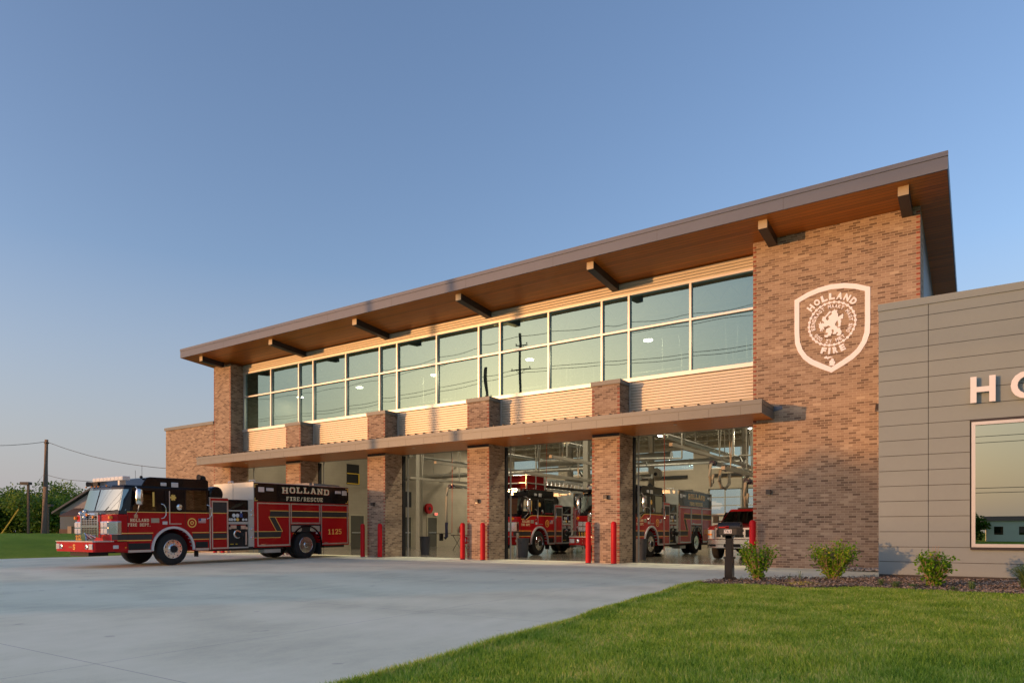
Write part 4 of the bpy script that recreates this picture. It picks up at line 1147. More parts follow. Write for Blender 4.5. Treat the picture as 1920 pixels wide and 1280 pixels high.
    for s in (-1, 1):
        mb = MB(); mb.prism([(s * .62, .50), (s * 1.08, .52), (s * 1.26, .70), (s * 1.262, .84), (s * 1.2, .9), (s * .62, .60)], 'z', 1.06, 1.48)
        h = B('headlamp', mb, 'chrome', cab, bevel=.02)
        mb = MB()
        for z0, z1 in ((1.09, 1.25), (1.29, 1.45)):
            for xa, xb in ((.66, .84), (.88, 1.06)): mb.box(s * xa, s * xb, .488, .52, z0, z1)
        B('lamp_lens', mb, 'lens', h, bevel=.01)
        mb = MB(); mb.lathe([(.05, 0), (.06, -.08), (.05, -.10)], (s * 1.12, .62, 1.60), 'y', 12); B('turn_signal', mb, 'amber', cab, smooth=True)
    mb = MB(); mb.box(-1.13, -.58, .535, .56, .85, 1.055); nb = B('number_box', mb, 'matblack', cab)
    mb = MB(); slab(mb, number, front(.534), -1.08, -.62, .875, 1.035, depth=.004); B('front_number', mb, 'orange', nb)
    mb = MB(); mb.tube([(.58, .36, .97), (.57, .20, .98), (.575, .05, .98)], [.07, .10, .135], 20); mb.tube([(.575, .05, .98), (.575, .01, .98)], [.14, .14], 20); mb.box(.5, .65, .12, .3, .86, .93); B('siren', mb, 'chrome', cab, smooth=True)
    mb = MB()
    for x, z in ((-.22, 1.80), (-.50, 1.74), (-.24, 1.62)): mb.ball((x, .44, z), .075)
    mb.tube([(-.5, .45, 1.72), (.42, .45, 1.72)], .03, 8); B('warning_lamp', mb, 'chrome', cab, smooth=True)
    mb = MB(); mb.lathe([(.04, 0), (.045, -.05)], (-.11, .47, 1.70), 'y', 10); mb.lathe([(.04, 0), (.045, -.05)], (.3, .47, 1.62), 'y', 10); B('amber_lamp', mb, 'amber', cab)
    # roof light bar
    mb = MB(); mb.box(-.85, 1.08, .98, 1.22, 2.80, 2.93); mb.mi = 1
    for i in range(8): x = -.84 + i * .24; mb.box(x, x + .215, .968, .99, 2.815, 2.915)
    lb = B('light_bar', mb, ['lens', 'gauge'], up, bevel=.008)
    for x in (-.5, .8): mb = MB(); mb.box(x - .05, x + .05, 1.0, 1.2, 2.64, 2.80); B('light_bar_foot', mb, 'alu', lb)
    mb = MB(); mb.cyl((-1.06, .90, 2.74), (-.78, 1.1, 2.74), .085, seg=16); B('roof_spotlight', mb, 'matblack', up); mb = MB(); mb.box(-.70, -.40, .92, 1.0, 2.66, 2.80); B('roof_lamp', mb, 'matblack', up)
    for x in (-1.0, -.62, -.40, -.18, .36): mb = MB(); mb.ball((x, .84, 2.63), .03, seg=8, rings=6); B('marker_lamp', mb, 'amber', up, smooth=True)
    mb = MB(); mb.tube([(.9, 1.7, 2.9), (1.0, 1.65, 3.32)], .006, 4); mb.tube([(.3, 1.8, 2.9), (.3, 1.8, 3.2)], .006, 4); mb.ball((1.0, 1.62, 2.93), .05); B('antenna', mb, 'matblack', up)
    mb = MB(); mb.box(1.222, 1.25, 2.14, 2.34, 2.66, 2.77); B('scene_lamp', mb, 'lens', up, bevel=.012); mb = MB(); mb.box(1.222, 1.25, 2.51, 2.75, 2.63, 2.79); B('scene_lamp', mb, 'lens', up, bevel=.012)
    # ---- pump house
    mb = MB(); mb.box(-1.2, 1.2, 3.93, 5.70, .5, 2.28); pm = B('pump_house', mb, 'matblack')
    mb = MB(); mb.box(1.2, SX, 3.93, 4.64, .48, 2.30); mb.mi = 1; mb.box(1.2, SX, 3.94, 4.63, 2.301, 2.33); mb.box(SX + .001, SX + .022, 3.97, 4.62, 2.17, 2.22); mb.box(SX + .001, SX + .022, 3.97, 4.62, .50, .55); mb.box(SX + .001, SX + .022, 3.97, 4.01, .551, 2.169); mb.box(SX + .001, SX + .022, 4.57, 4.62, .551, 2.169); mb.box(SX - .2, SX + .015, 3.885, 3.925, .48, 2.34)
    mb.mi = 2; mb.box(SX + .001, SX + .004, 4.012, 4.568, 1.79, 2.168); mb.box(SX + .001, SX + .004, 4.012, 4.568, .885, 1.055); mb.mi = 3
    for z in (.845, 1.08, 1.765): mb.box(SX + .001, SX + .005, 4.012, 4.568, z, z + .026)
    B('pump_locker', mb, ['red', 'alu', 'stripe', 'gold'], pm)
    mb = MB(); mb.box(1.2, SX + .012, 5.46, 5.70, .54, 2.30); mb.box(1.2, SX + .01, 4.64, 5.46, .50, .55); mb.box(1.2, SX + .01, 4.64, 5.46, 1.38, 1.47); mb.box(1.2, SX + .01, 4.64, 5.46, 1.85, 1.90)
    B('pump_frame', mb, 'alupaint', pm)
    for z in (2.0, 1.83, 1.30, .98): mb = MB(); mb.lathe([(.035, 0), (.045, .03), (.02, .05)], (SX + .012, 5.60, z - .1), 'x', 10); B('pump_knob', mb, 'chrome', pm)
    mb = MB(); mb.add([(SX + .02, 4.66, 1.91), (SX + .02, 5.44, 1.91), (SX + .02, 5.44, 2.27), (SX + .02, 4.66, 2.27)] + [(SX + .035, 4.9, 2.1), (SX + .005, 5.15, 2.05)], [(0, 1, 5, 4), (1, 2, 5), (2, 3, 4, 5), (3, 0, 4)]); B('vinyl_cover', mb, 'black', pm)
    mb = MB(); mb.box(1.2, SX, 4.65, 5.45, 1.48, 1.84); mb.mi = 1
    for y, z, r in ((4.86, 1.70, .07), (5.01, 1.70, .07), (4.77, 1.55, .052), (4.89, 1.55, .052), (5.25, 1.55, .05), (5.37, 1.55, .045), (4.69, 1.55, .05)): mb.lathe([(r, 0), (r, .012)], (SX, y, z), 'x', 16)
    mb.mi = 2; mb.lathe([(.06, 0), (.06, .012)], (SX, 5.01, 1.55), 'x', 16); mb.mi = 3; mb.box(SX, SX + .01, 5.10, 5.22, 1.63, 1.78); mb.mi = 1; mb.lathe([(.03, 0), (.03, .012)], (SX, 5.16, 1.82), 'x', 12)
    B('gauge_panel', mb, ['black', 'gauge', 'gold', 'blue'], pm)
    mb = MB(); mb.box(1.2, SX - .02, 4.65, 5.45, .56, 1.37); mb.mi = 1; mb.lathe([(.16, 0), (.16, .03), (.13, .04)], (SX - .02, 5.0, 1.02), 'x', 22); mb.mi = 2; mb.cyl((SX, 5.0, 1.02), (SX + .16, 5.16, .96), .10, seg=18)
    mb.mi = 3; mb.box(SX - .02, SX + .03, 4.72, 4.95, 1.22, 1.34); mb.box(SX - .02, SX + .03, 5.13, 5.33, 1.20, 1.33); mb.lathe([(.05, 0), (.05, .05)], (SX - .02, 5.38, 1.24), 'x', 12); mb.lathe([(.05, 0), (.05, .05)], (SX - .02, 4.70, 1.24), 'x', 12); mb.box(SX - .01, SX + .03, 5.32, 5.38, .62, 1.1)
    mb.mi = 4; mb.box(SX - .02, SX + .0, 4.72, 4.84, .64, .67); mb.box(SX - .02, SX + .0, 4.93, 5.0, .64, .67); mb.mi = 5; mb.box(SX - .02, SX + .03, 4.70, 5.34, 1.345, 1.365)
    B('intake_panel', mb, ['matblack', 'chrome', 'matblack', 'alu', 'yellow', 'redlens'], pm)
    mb = MB(); mb.lathe([(.12, -.5), (.22, -.5), (.27, -.46), (.28, -.25), (.27, -.04), (.22, 0), (.12, 0)], (1.15, 4.25, 2.46), 'x', 24); B('hose_reel', mb, 'black', pm, smooth=True)
    mb = MB(); mb.cyl((.6, 4.1, 2.3), (.6, 4.1, 3.02), .05); mb.tube([(.6, 4.1, 3.0), (.62, 4.02, 3.05), (.65, 3.86, 3.06)], [.07, .09, .11], 12); mb.ball((.62, 4.05, 3.03), .10); mb.mi = 1; mb.cyl((.3, 4.1, 2.45), (.9, 4.1, 2.45), .045, seg=8); B('deck_gun', mb, ['matblack', 'chrome'], pm, smooth=True)
    # ---- rear body
    prof = [(5.71, .50), (5.71, 2.94), (10.43, 2.94), (10.43, .50), (8.93, .50)] + arc(RWY, RW, .74, -.06, PI + .06, 16) + [(7.37, .50)]
    mb = MB(); mb.prism(prof, 'x', -SX, SX)
    body = B('body', mb, 'red')
    for s in (-1, 1): mb = MB(); mb.box(s * (SX + .001), s * (SX + .006), 5.72, 10.42, 2.235, 2.93); B('name_band', mb, 'black', body)
    mb = MB(); mb.box(-SX - .004, SX + .002, 5.692, 5.709, .52, 2.945); mb.box(-SX - .01, SX + .012, 5.69, 10.45, 2.942, 2.965); mb.box(SX - .03, SX + .008, 5.70, 5.72, 2.24, 2.94); mb.box(-.02, .0, 5.68, 5.693, 2.3, 2.94); mb.box(-SX, SX, 5.682, 5.693, 2.60, 2.61)
    B('front_bulkhead', mb, 'alupaint', body)
    for x, w_ in ((-.6, .3), (.75, .34)): mb = MB(); mb.tube([(x - w_ / 2, 6.0, 2.96), (x - w_ / 2, 6.0, 3.06), (x + w_ / 2, 6.0, 3.06), (x + w_ / 2, 6.0, 2.96)], .022, 8); B('hatch_handle', mb, 'alu', body)
    mb = MB(); mb.cyl((.9, 8.8, 3.02), (.9, 10.2, 3.0), .06); mb.box(.3, .8, 8.7, 9.6, 2.97, 3.08); mb.box(-.5, .3, 9.0, 10.0, 2.97, 3.12); B('roof_gear', mb, 'hose', body)
    def frame_door(y0, y1, z0, z1, sill=True):
        mb = MB(); w_ = .045
        mb.box(SX + .001, SX + .022, y0, y1, z1 - w_, z1); mb.box(SX + .001, SX + .026, y0, y1, z0, z0 + w_ + .01); mb.box(SX + .001, SX + .022, y0, y0 + w_, z0 + w_ + .01, z1 - w_); mb.box(SX + .001, SX + .022, y1 - w_, y1, z0 + w_ + .01, z1 - w_)
        d = B('locker_door', mb, 'alu', body)
        mb = MB(); mb.box(SX + .001, SX + .004, y0 + w_, y1 - w_, z0 + w_ + .01, z1 - w_); B('roller_shutter', mb, 'red', d)
        mb = MB(); mb.box(SX + .004, SX + .03, y0 + .15, y0 + .35, z0 + .06, z0 + .085); B('latch', mb, 'chrome', d)
    frame_door(5.84, 7.345, .54, 2.20); frame_door(7.385, 8.86, 1.39, 2.20); frame_door(8.905, 10.38, .54, 2.20)
    G0, G1, S0, S1 = SX + .005, SX + .0075, SX + .0046, SX + .006
    mb = MB(); mb.box(G0, G1, 6.42, 10.43, 1.885, 1.912); mb.box(G0, G1, 6.36, 10.43, 1.645, 1.672)
    for a in ((6.36, 6.39, 6.72, 6.69), (6.64, 6.67, 7.0, 6.97)):
        mb.prism([(a[0], 1.645), (a[1], 1.645), (a[2], 1.115), (a[3], 1.115)], 'x', G0, G1 + .0003)
    mb.box(G0, G1, 5.72, 7.0, 1.09, 1.115); mb.box(G0, G1, 5.72, 6.90, .855, .88)
    B('gold_stripe', mb, 'gold', body)
    mb = MB(); mb.prism([(6.40, 1.672), (6.44, 1.885), (10.43, 1.885), (10.43, 1.672)], 'x', S0, S1); mb.prism([(6.40, 1.645), (6.65, 1.645), (6.97, 1.115), (6.73, 1.115)], 'x', S0, S1 + .0002); mb.prism([(5.72, .88), (5.72, 1.09), (6.96, 1.09), (6.90, .88)], 'x', S0, S1)
    B('dark_stripe', mb, 'stripe', body)
    mb = MB(); fr2 = lambda u, v, d: (SX + .006 + d, u, v)
    if rescue:
        slab(mb, 'HOLLAND', lambda u, v, d: (SX + .0065 + d * .6, u + .02, v - .022), 6.98, 9.36, 2.58, 2.80, arch=.045, depth=.002, gap=.18); B('name_shadow', mb, 'redshade', body)
        mb = MB()
    slab(mb, 'HOLLAND', fr2, 6.98, 9.36, 2.575, 2.81, arch=.045, gap=.15, depth=.005); B('name_lettering', mb, 'goldtext', body); mb = MB(); slab(mb, 'FIRE/RESCUE', fr2, 7.18, 9.02, 2.30, 2.46, gap=.17); B('rescue_lettering', mb, 'goldtext', body)
    mb = MB(); slab(mb, number, lambda u, v, d: (SX + .006 + d, u, v), 9.28, 10.02, .955, 1.175, gap=.16); B('side_number', mb, 'gold', body)
    for y0, y1, z0, z1 in ((5.90, 6.16, 2.60, 2.79), (6.25, 6.58, 2.65, 2.77), (9.67, 9.99, 2.66, 2.78), (10.05, 10.31, 2.60, 2.80)):
        mb = MB(); mb.box(SX + .006, SX + .03, y0, y1, z0, z1); B('body_lamp', mb, 'lens', body, bevel=.012)
    for y, z, sy, sz in ((5.74, 2.87, 1, -1), (5.74, 2.26, 1, 1), (10.40, 2.87, -1, -1), (10.40, 2.26, -1, 1)):
        mb = MB(); mb.box(SX + .006, SX + .009, y, y + sy * .14, z, z + .025); mb.box(SX + .0065, SX + .0095, y, y + sy * .03, z, z - sz * -.12); B('corner_scroll', mb, 'gold', body)
    mb = MB(); mb.box(SX - .3, SX + .004, 7.39, 8.91, 1.06, 1.36); mb.mi = 1
    mb.prism([(7.43, 1.08), (7.85, 1.08), (7.92, 1.14), (7.92, 1.25), (7.85, 1.31), (7.43, 1.31)], 'x', SX + .005, SX + .012); mb.prism([(8.84, 1.08), (8.42, 1.08), (8.35, 1.14), (8.35, 1.25), (8.42, 1.31), (8.84, 1.31)], 'x', SX + .005, SX + .012)
    mb.mi = 2; mb.box(SX + .004, SX + .02, 8.64, 8.8, .98, 1.05); mb.mi = 3; mb.box(SX + .004, SX + .02, 7.48, 7.6, .98, 1.03)
    B('wheel_well_panel', mb, ['matblack', 'plate', 'lens', 'amber'], body)
    for s in (-1, 1): B('wheel_arch', archtrim(RWY, .74, .79, s), 'black', body)
    mb = MB(); mb.box(-1.2, 1.2, 10.43, 10.6, .48, .56); mb.box(-.6, .6, 10.431, 10.45, .6, 2.6); B('tailboard', mb, 'alu', body)
    # wheels
    for s in (-1, 1):
        wheel(t, s * 1.235, FWY, RW, .36, s, front=True)
        wheel(t, s * 1.235, RWY, RW, .28, s, dual=True, front=False)
    return t
M['arch'] = mat('polished wheel arch', (0.72, 0.76, 0.80), 0.3, 0.35)
M['plate'] = mat('beige locker plate', (.42, .36, .29), .5)
E1 = engine('fire_engine', 'fire engine 1125 parked half out of its bay on the apron', (-23.85, 10.60, -.105), .0105, '1125')
E2 = engine('fire_engine', 'fire engine parked nose out inside the bay beside the red pickup', (-12.55, 24.67, 0), 0, '1185', stepped=True)
E3 = engine('fire_engine', 'fire engine carrying a ladder basket over its cab deep in a bay', (-17.75, 24.27, 0), 0, '1181', stepped=True)
# ladder basket above E3 cab
mb = MB(); mb.box(-.9, .9, 2.0, 3.6, 2.98, 3.02); mb.mi = 1
for x in (-.9, .9):
    for z in (3.25, 3.75): mb.tube([(x, 2.0, z), (x, 3.6, z)], .03, 6)
    for y in (2.0, 2.8, 3.6): mb.tube([(x, y, 3.0), (x, y, 3.78)], .03, 6)
for y in (2.0, 3.6):
    for z in (3.25, 3.75): mb.tube([(-.9, y, z), (.9, y, z)], .03, 6)
mb.mi = 0; mb.box(-.86, .86, 2.03, 2.06, 3.03, 3.6); mb.box(.84, .87, 2.06, 3.55, 3.03, 3.6)
bk = mb.build('ladder_basket', ['basket_red', 'galv'], E3)
mb = MB()
for x in (-.35, .35):
    mb.box(x - .04, x + .04, 3.7, 10.2, 3.05, 3.13); mb.box(x - .04, x + .04, 3.7, 10.2, 3.55, 3.62)
    for i in range(16): y = 3.8 + i * .4; mb.tube([(x, y, 3.1), (x, y + .2, 3.58), (x, y + .4, 3.1)], .02, 5)
mb.mi = 1; mb.cyl((.62, 3.6, 3.2), (.62, 9.5, 3.2), .08)
mb.build('aerial_ladder', ['alu', 'matblack'], E3)

# red pickup
PK = thing('pickup_truck', 'red pickup truck with chrome grille parked in the right bay behind the mailbox', 'pickup', (-7.62, 26.0, 0))
def B(nm, mb, m, par=PK, **kw): return mb.build(nm, m, par, **kw)
r = .42
def hoodprof(y0, y1): pass
mb = MB()
pf = [(0.28, .62), (0.25, 1.0), (.30, 1.20), (.55, 1.27), (1.55, 1.36), (6.1, 1.38), (6.15, .62), (5.25, .6)] + arc(4.75, r, .50, 0, PI, 10) + [(4.2, .55), (1.6, .55)] + arc(1.05, r, .50, 0, PI, 10) + [(.5, .6)]
mb.prism(pf, 'x', -.98, .98)
pb = B('body', mb, 'pickup_red', bevel=.04)
mb = MB(); lo = [(-.93, 1.50), (-.6, 1.36), (.6, 1.36), (.93, 1.50), (.95, 4.0), (-.95, 4.0)]; tp = [(-.74, 2.25), (-.5, 2.16), (.5, 2.16), (.74, 2.25), (.76, 3.75), (-.76, 3.75)]
n = 6; mb.add([(x, y, 1.34) for x, y in lo] + [(x, y, 1.90) for x, y in tp], [(i, (i + 1) % n, n + (i + 1) % n, n + i) for i in range(n)])
mb.add([(x, y, 1.90) for x, y in tp] + [(x * .93, y + (.06 if y < 3 else -.05), 1.955) for x, y in tp], [(i, (i + 1) % n, n + (i + 1) % n, n + i) for i in range(n)] + [(6, 7, 8, 9, 10, 11)])
cb = B('cab', mb, 'pickup_red')
mb = MB(); vs = []
for f in (.06, .94):
    for i in (0, 1, 2, 3): x = lo[i][0] + (tp[i][0] - lo[i][0]) * f; y = lo[i][1] + (tp[i][1] - lo[i][1]) * f; vs.append((x * .985, y - .012, 1.34 + .56 * f))
mb.add(vs, [(0, 1, 5, 4), (1, 2, 6, 5), (2, 3, 7, 6)]); B('windscreen', mb, 'darkglass', cb)
mb = MB()
for s in (-1, 1): mb.prism([(1.75, 1.42), (2.95, 1.42), (2.95, 1.84), (2.3, 1.84)], 'x', s * .86, s * .93)
B('side_window', mb, 'darkglass', cb)
mb = MB(); mb.box(-.45, .45, 2.35, 2.65, 1.955, 2.02); B('roof_light_bar', mb, 'matblack', cb, bevel=.02)
mb = MB(); mb.box(-.62, .62, .22, .30, .80, 1.18); mb.mi = 1; mb.box(-.68, -.40, .17, .24, .78, 1.20); mb.box(.40, .68, .17, .24, .78, 1.20); mb.box(-.40, .40, .18, .24, 1.14, 1.20); mb.box(-.40, .40, .17, .24, .94, 1.05); mb.box(-.40, .40, .18, .24, .78, .84)
mb.mi = 0; mb.box(-.62, -.46, .16, .20, .85, 1.13); mb.box(.46, .62, .16, .20, .85, 1.13); B('grille', mb, ['matblack', 'chrome'], pb)
for s in (-1, 1):
    mb = MB(); mb.box(s * .71, s * .96, .20, .32, .78, 1.12); h = B('headlamp', mb, 'lens', pb, bevel=.02)
    mb = MB(); mb.box(s * .80, s * .965, .19, .24, .92, .98); B('turn_signal', mb, 'amber', h)
    mb = MB(); mb.box(s * 1.02, s * 1.24, 1.68, 1.78, 1.40, 1.68); mb.box(s * .9, s * 1.05, 1.7, 1.76, 1.45, 1.5); B('mirror', mb, 'matblack', cb, bevel=.02)
mb = MB(); mb.prism([(-1.0, .22), (-.9, .02), (.9, .02), (1.0, .22), (1.0, .42), (-1.0, .42)], 'z', .58, .76); mb.prism([(-.98, .22), (-.88, .06), (.88, .06), (.98, .22), (.98, .42), (-.98, .42)], 'z', .44, .58); mb.mi = 1; mb.box(-.3, .3, .0, .03, .47, .60); mb.box(-.86, -.62, .03, .06, .50, .62); mb.box(.62, .86, .03, .06, .50, .62)
B('bumper', mb, ['chrome', 'matblack'], pb, bevel=.01)
for s in (-1, 1):
    wheel(PK, s * .97, 1.05, r, .28, s); wheel(PK, s * .97, 4.75, r, .28, s)
mb = MB(); mb.box(-.7, .7, .4, 5.8, .38, .55); mb.ball((.0, 1.05, .42), .16); B('chassis', mb, 'matblack')
# ------------------------------------------------------------------ bollards
BL = ['red bollard at the left brick pier, glimpsed under the parked engine',
      'red bollard right of the left brick pier, hidden low behind the engine',
      'red bollard in front of the brick pillar behind the engine, left one',
      'red bollard in front of the brick pillar behind the engine, right one',
      'red bollard left of the pillar whose foot is in shade, beside the engine tail',
      'red bollard against the pillar whose foot is in shade, near its right corner',
      'red bollard at the left foot of the middle brick pillar',
      'red bollard at the right foot of the middle brick pillar',
      'red bollard casting a shadow on the rightmost pillar, at its left edge',
      'red bollard at the right corner of the rightmost brick pillar',
      'red bollard behind the leafy bush, next to the mailbox']
bx = [(-32.15, 20.9), (-31.5, 20.9), (-26.9, 20.9), (-25.9, 20.9), (-21.60, 20.88), (-20.60, 20.88), (-16.28, 20.9), (-15.33, 20.9), (-10.90, 20.85), (-9.96, 20.85), (-5.50, 20.85)]
b0 = thing('bollard', BL[0], 'bollard', (bx[0][0], bx[0][1], gz(*bx[0])), 0, 'red bollards guarding the brick pillars')
mb = MB(); mb.lathe([(.093, 0), (.093, 1.30), (.088, 1.335), (.070, 1.368), (.04, 1.388), (.01, 1.395)], (0, 0, 0), 'z', 28); mb.build('sleeve', 'bollard', b0, smooth=True)
mb = MB(); mb.lathe([(.105, 0), (.105, .012), (.093, .014)], (0, 0, 0), 'z', 24); mb.build('base_ring', 'gap', b0)
for i in range(1, len(bx)): dup(b0, (bx[i][0], bx[i][1], gz(*bx[i])), BL[i])

# ------------------------------------------------------------------ mailbox
MX = thing('mailbox', 'black mailbox numbered 761 with raised red flag on a decorative post', 'mailbox', (-4.62, 15.60, gz(-4.62, 15.6)))
mb = MB()
mb.prism([(-.13, 0), (.13, 0), (.13, .03), (.10, .09), (-.10, .09), (-.13, .03)], 'y', -.13, .13); mb.box(-.085, .085, -.085, .085, .09, .52)
mb.box(-.105, .105, -.105, .105, .50, .545); mb.box(-.07, .07, -.07, .07, .545, 1.02); mb.box(-.055, .055, -.088, -.084, .14, .46)
mb.prism([(-.12, 1.02), (-.07, .95), (.07, .95), (.12, 1.02)], 'y', -.07, .07)
mb.build('post', 'mailbox', MX, bevel=.008)
mb = MB(); pr = [(-.12, 0), (.12, 0)] + arc(0, .17, .12, 0, PI, 14)
pr = [(a, b + 1.025) for a, b in pr]
mb.prism(pr, 'x', -.235, .235)
BXm = mb.build('box', 'mailbox', MX, bevel=.006)
mb = MB(); mb.prism([(-.126, 1.02), (.126, 1.02)] + [(a * 1.05, b + 1.025) for a, b in arc(0, .165, .12, 0, PI, 14)], 'x', .236, .262); mb.box(.262, .285, -.02, .02, 1.22, 1.25); mb.build('box_door', 'mailbox', BXm)
mb = MB(); mb.box(-.19, .19, -.1215, -.120, 1.04, 1.17); mb.build('side_panel', mat('panel edge', (.035, .035, .035), .2), BXm)
mb = MB(); mb.box(-.20, .02, -.136, -.1235, 1.185, 1.212); mb.box(-.05, .02, -.136, -.1235, 1.175, 1.225); mb.build('flag', 'bollard', MX)
mb = MB()
for i, ch in enumerate('761'):
    mb.mi = 0; x = -.085 + i * .058; mb.box(x, x + .052, -.1235, -.122, 1.065, 1.15)
    mb.mi = 1
    put_glyph(mb, ch, lambda u, v, d: (x + .026 + u, -.1236 - d, 1.1075 + v), .034 if ch != '1' else .014, .066, .012, .0012)
mb.build('house_number', ['white', 'matblack'], MX)

# ------------------------------------------------------------------ plants
def leafquad(mb, p, d, n_, L, W):
    s_ = d.cross(n_).normalized() * W
    mb.add([p - s_ * .3, p + d * L * .45 - s_, p + d * L, p + d * L * .45 + s_, p + s_ * .3], [(0, 1, 2, 3, 4)])
def shrub(x, y, h, spread, seed, nst, label, leafcol='leaf_shrub', twigs=12, L=.055, shape=None):
    rnd = random.Random(seed); z0 = gz(x, y) + .01
    t = thing('shrub', label, 'shrub', (x, y, z0))
    st = MB(); lf = MB()
    for i in range(nst):
        a = rnd.uniform(0, 2 * PI); out = spread * math.sqrt(rnd.random()); hh = h * rnd.uniform(.62, 1.0) * (1 - .18 * (out / spread) ** 2)
        if shape: hh *= shape(math.cos(a) * out / spread)
        base = Vector((rnd.uniform(-.07, .07), rnd.uniform(-.07, .07), 0)); tip = Vector((math.cos(a) * out, math.sin(a) * out, hh))
        pts = []
        for k in range(6):
            f = k / 5; p = base.lerp(tip, f); p.x += math.sin(f * 2.5) * .05 * math.cos(a) + rnd.uniform(-.01, .01); p.z = hh * f ** .85; pts.append(p)
        st.tube(pts, .008, 5, .003)
        for k in range(int(30 * hh / h)):
            f = rnd.uniform(.06, 1.0) ** .9; i_ = min(4, int(f * 5)); p = pts[i_].lerp(pts[i_ + 1], f * 5 - i_)
            b = Vector((rnd.gauss(0, 1), rnd.gauss(0, 1), rnd.gauss(.35, .6))).normalized(); q = p + b * rnd.uniform(.02, .11)
            for m_ in range(3):
                d = (b + Vector((rnd.gauss(0, .7), rnd.gauss(0, .7), rnd.gauss(0, .5)))).normalized(); nn = Vector((rnd.gauss(0, .6), rnd.gauss(0, .6), 1)).normalized()
                if abs(d.dot(nn)) > .97: continue
                leafquad(lf, q, d, nn, L * rnd.uniform(.6, 1.25), L * .34)
    st.build('stem', 'twig', t); lf.build('foliage', leafcol, t)
    tw = MB()
    for i in range(twigs):
        a = rnd.uniform(0, 2 * PI); o = rnd.uniform(0, spread * .75)
        p1 = Vector((math.cos(a) * o, math.sin(a) * o, h * rnd.uniform(.8, 1.12))); tw.tube([Vector((0, 0, .1)), p1 * .5 + Vector((0, 0, .05)), p1], .0055, 4, .002)
    tw.build('bare_twig', 'twig', t)
    return t
shrub(-4.05, 15.75, .93, .36, 3, 58, 'leafy green shrub right beside the black mailbox', twigs=10, shape=lambda c: 1.0 if abs(c) > .25 else .9)
shrub(-2.72, 16.95, .90, .52, 8, 84, 'widest green shrub in the bed, in front of the brick wall', twigs=14)
shrub(-.72, 15.75, .74, .30, 21, 46, 'small shrub with bare pink twigs in front of the grey panels', twigs=26)
def tuft(x, y, h, n, spread, seed, label, matn='plantblade', grp=None, w=.006):
    rnd = random.Random(seed); mb = MB(); z = gz(x, y) + .005
    for i in range(n):
        a = rnd.uniform(0, 2 * PI); L = h * rnd.uniform(.5, 1.1); lean = rnd.uniform(.15, 1.0) * spread
        b = Vector((rnd.gauss(0, .03) * spread * 3, rnd.gauss(0, .03) * spread * 3, 0)); d = Vector((math.cos(a), math.sin(a), 0)); s_ = Vector((-d.y, d.x, 0)) * w
        p = [b, b + d * lean * .35 + Vector((0, 0, L * .6)), b + d * lean * .8 + Vector((0, 0, L * .9)), b + d * lean * 1.15 + Vector((0, 0, L * .78))]
        mb.add([p[0] - s_, p[0] + s_, p[1] + s_, p[1] - s_, p[2] + s_ * .7, p[2] - s_ * .7, p[3]], [(0, 1, 2, 3), (3, 2, 4, 5), (5, 4, 6)])
    o = mb.build('grass_tuft', matn, None, loc=(x, y, z)); tag(o, label, 'grass clump', grp); return o
tuft(.78, 15.9, .50, 420, .42, 1, 'big arching ornamental grass clump at the right edge', w=.007)
WG = 'small green weeds sprouting from the mulch bed'
tuft(-1.62, 15.6, .17, 60, .14, 2, 'green weed tuft at the near corner of the grey wing', grp=WG)
tuft(-1.33, 15.25, .16, 80, .16, 3, 'bushy weed tuft between the wing corner and the twiggy shrub', grp=WG)
tuft(-1.05, 15.2, .13, 60, .14, 4, 'low weed tuft just left of the twiggy shrub', grp=WG)
tuft(-.10, 15.35, .20, 60, .12, 5, 'upright weed tuft under the left end of the office window', grp=WG)
tuft(-.38, 15.1, .11, 50, .12, 6, 'tiny weed tuft right of the twiggy shrub', grp=WG)
tuft(-3.45, 16.05, .22, 10, .10, 7, 'thin weed stalks between the two large shrubs, left ones', grp=WG, w=.004)
tuft(-3.25, 16.2, .24, 12, .10, 8, 'thin weed stalks between the two large shrubs, right ones', grp=WG, w=.004)
tuft(-4.35, 15.55, .14, 16, .12, 9, 'wispy weed between mailbox post and its shrub', grp=WG, w=.003)
mb = MB(); rnd = random.Random(4)
for i in range(500):
    a = rnd.uniform(0, 2 * PI); rr = rnd.random() ** .6; x, y = math.cos(a) * .42 * rr, math.sin(a) * .35 * rr; mb.ball((x, y, .02 + .05 * (1 - rr) * rnd.random()), .014, .014, .010, 5, 3)
o = mb.build('sedum_patch', mat('yellow sedum', (.42, .36, .07), .8, var=.4, vscale=20), None, loc=(-3.0, 15.35, gz(-3, 15.35) + .01)); tag(o, 'low yellow groundcover patch at the near edge of the mulch', 'groundcover', kind='stuff')

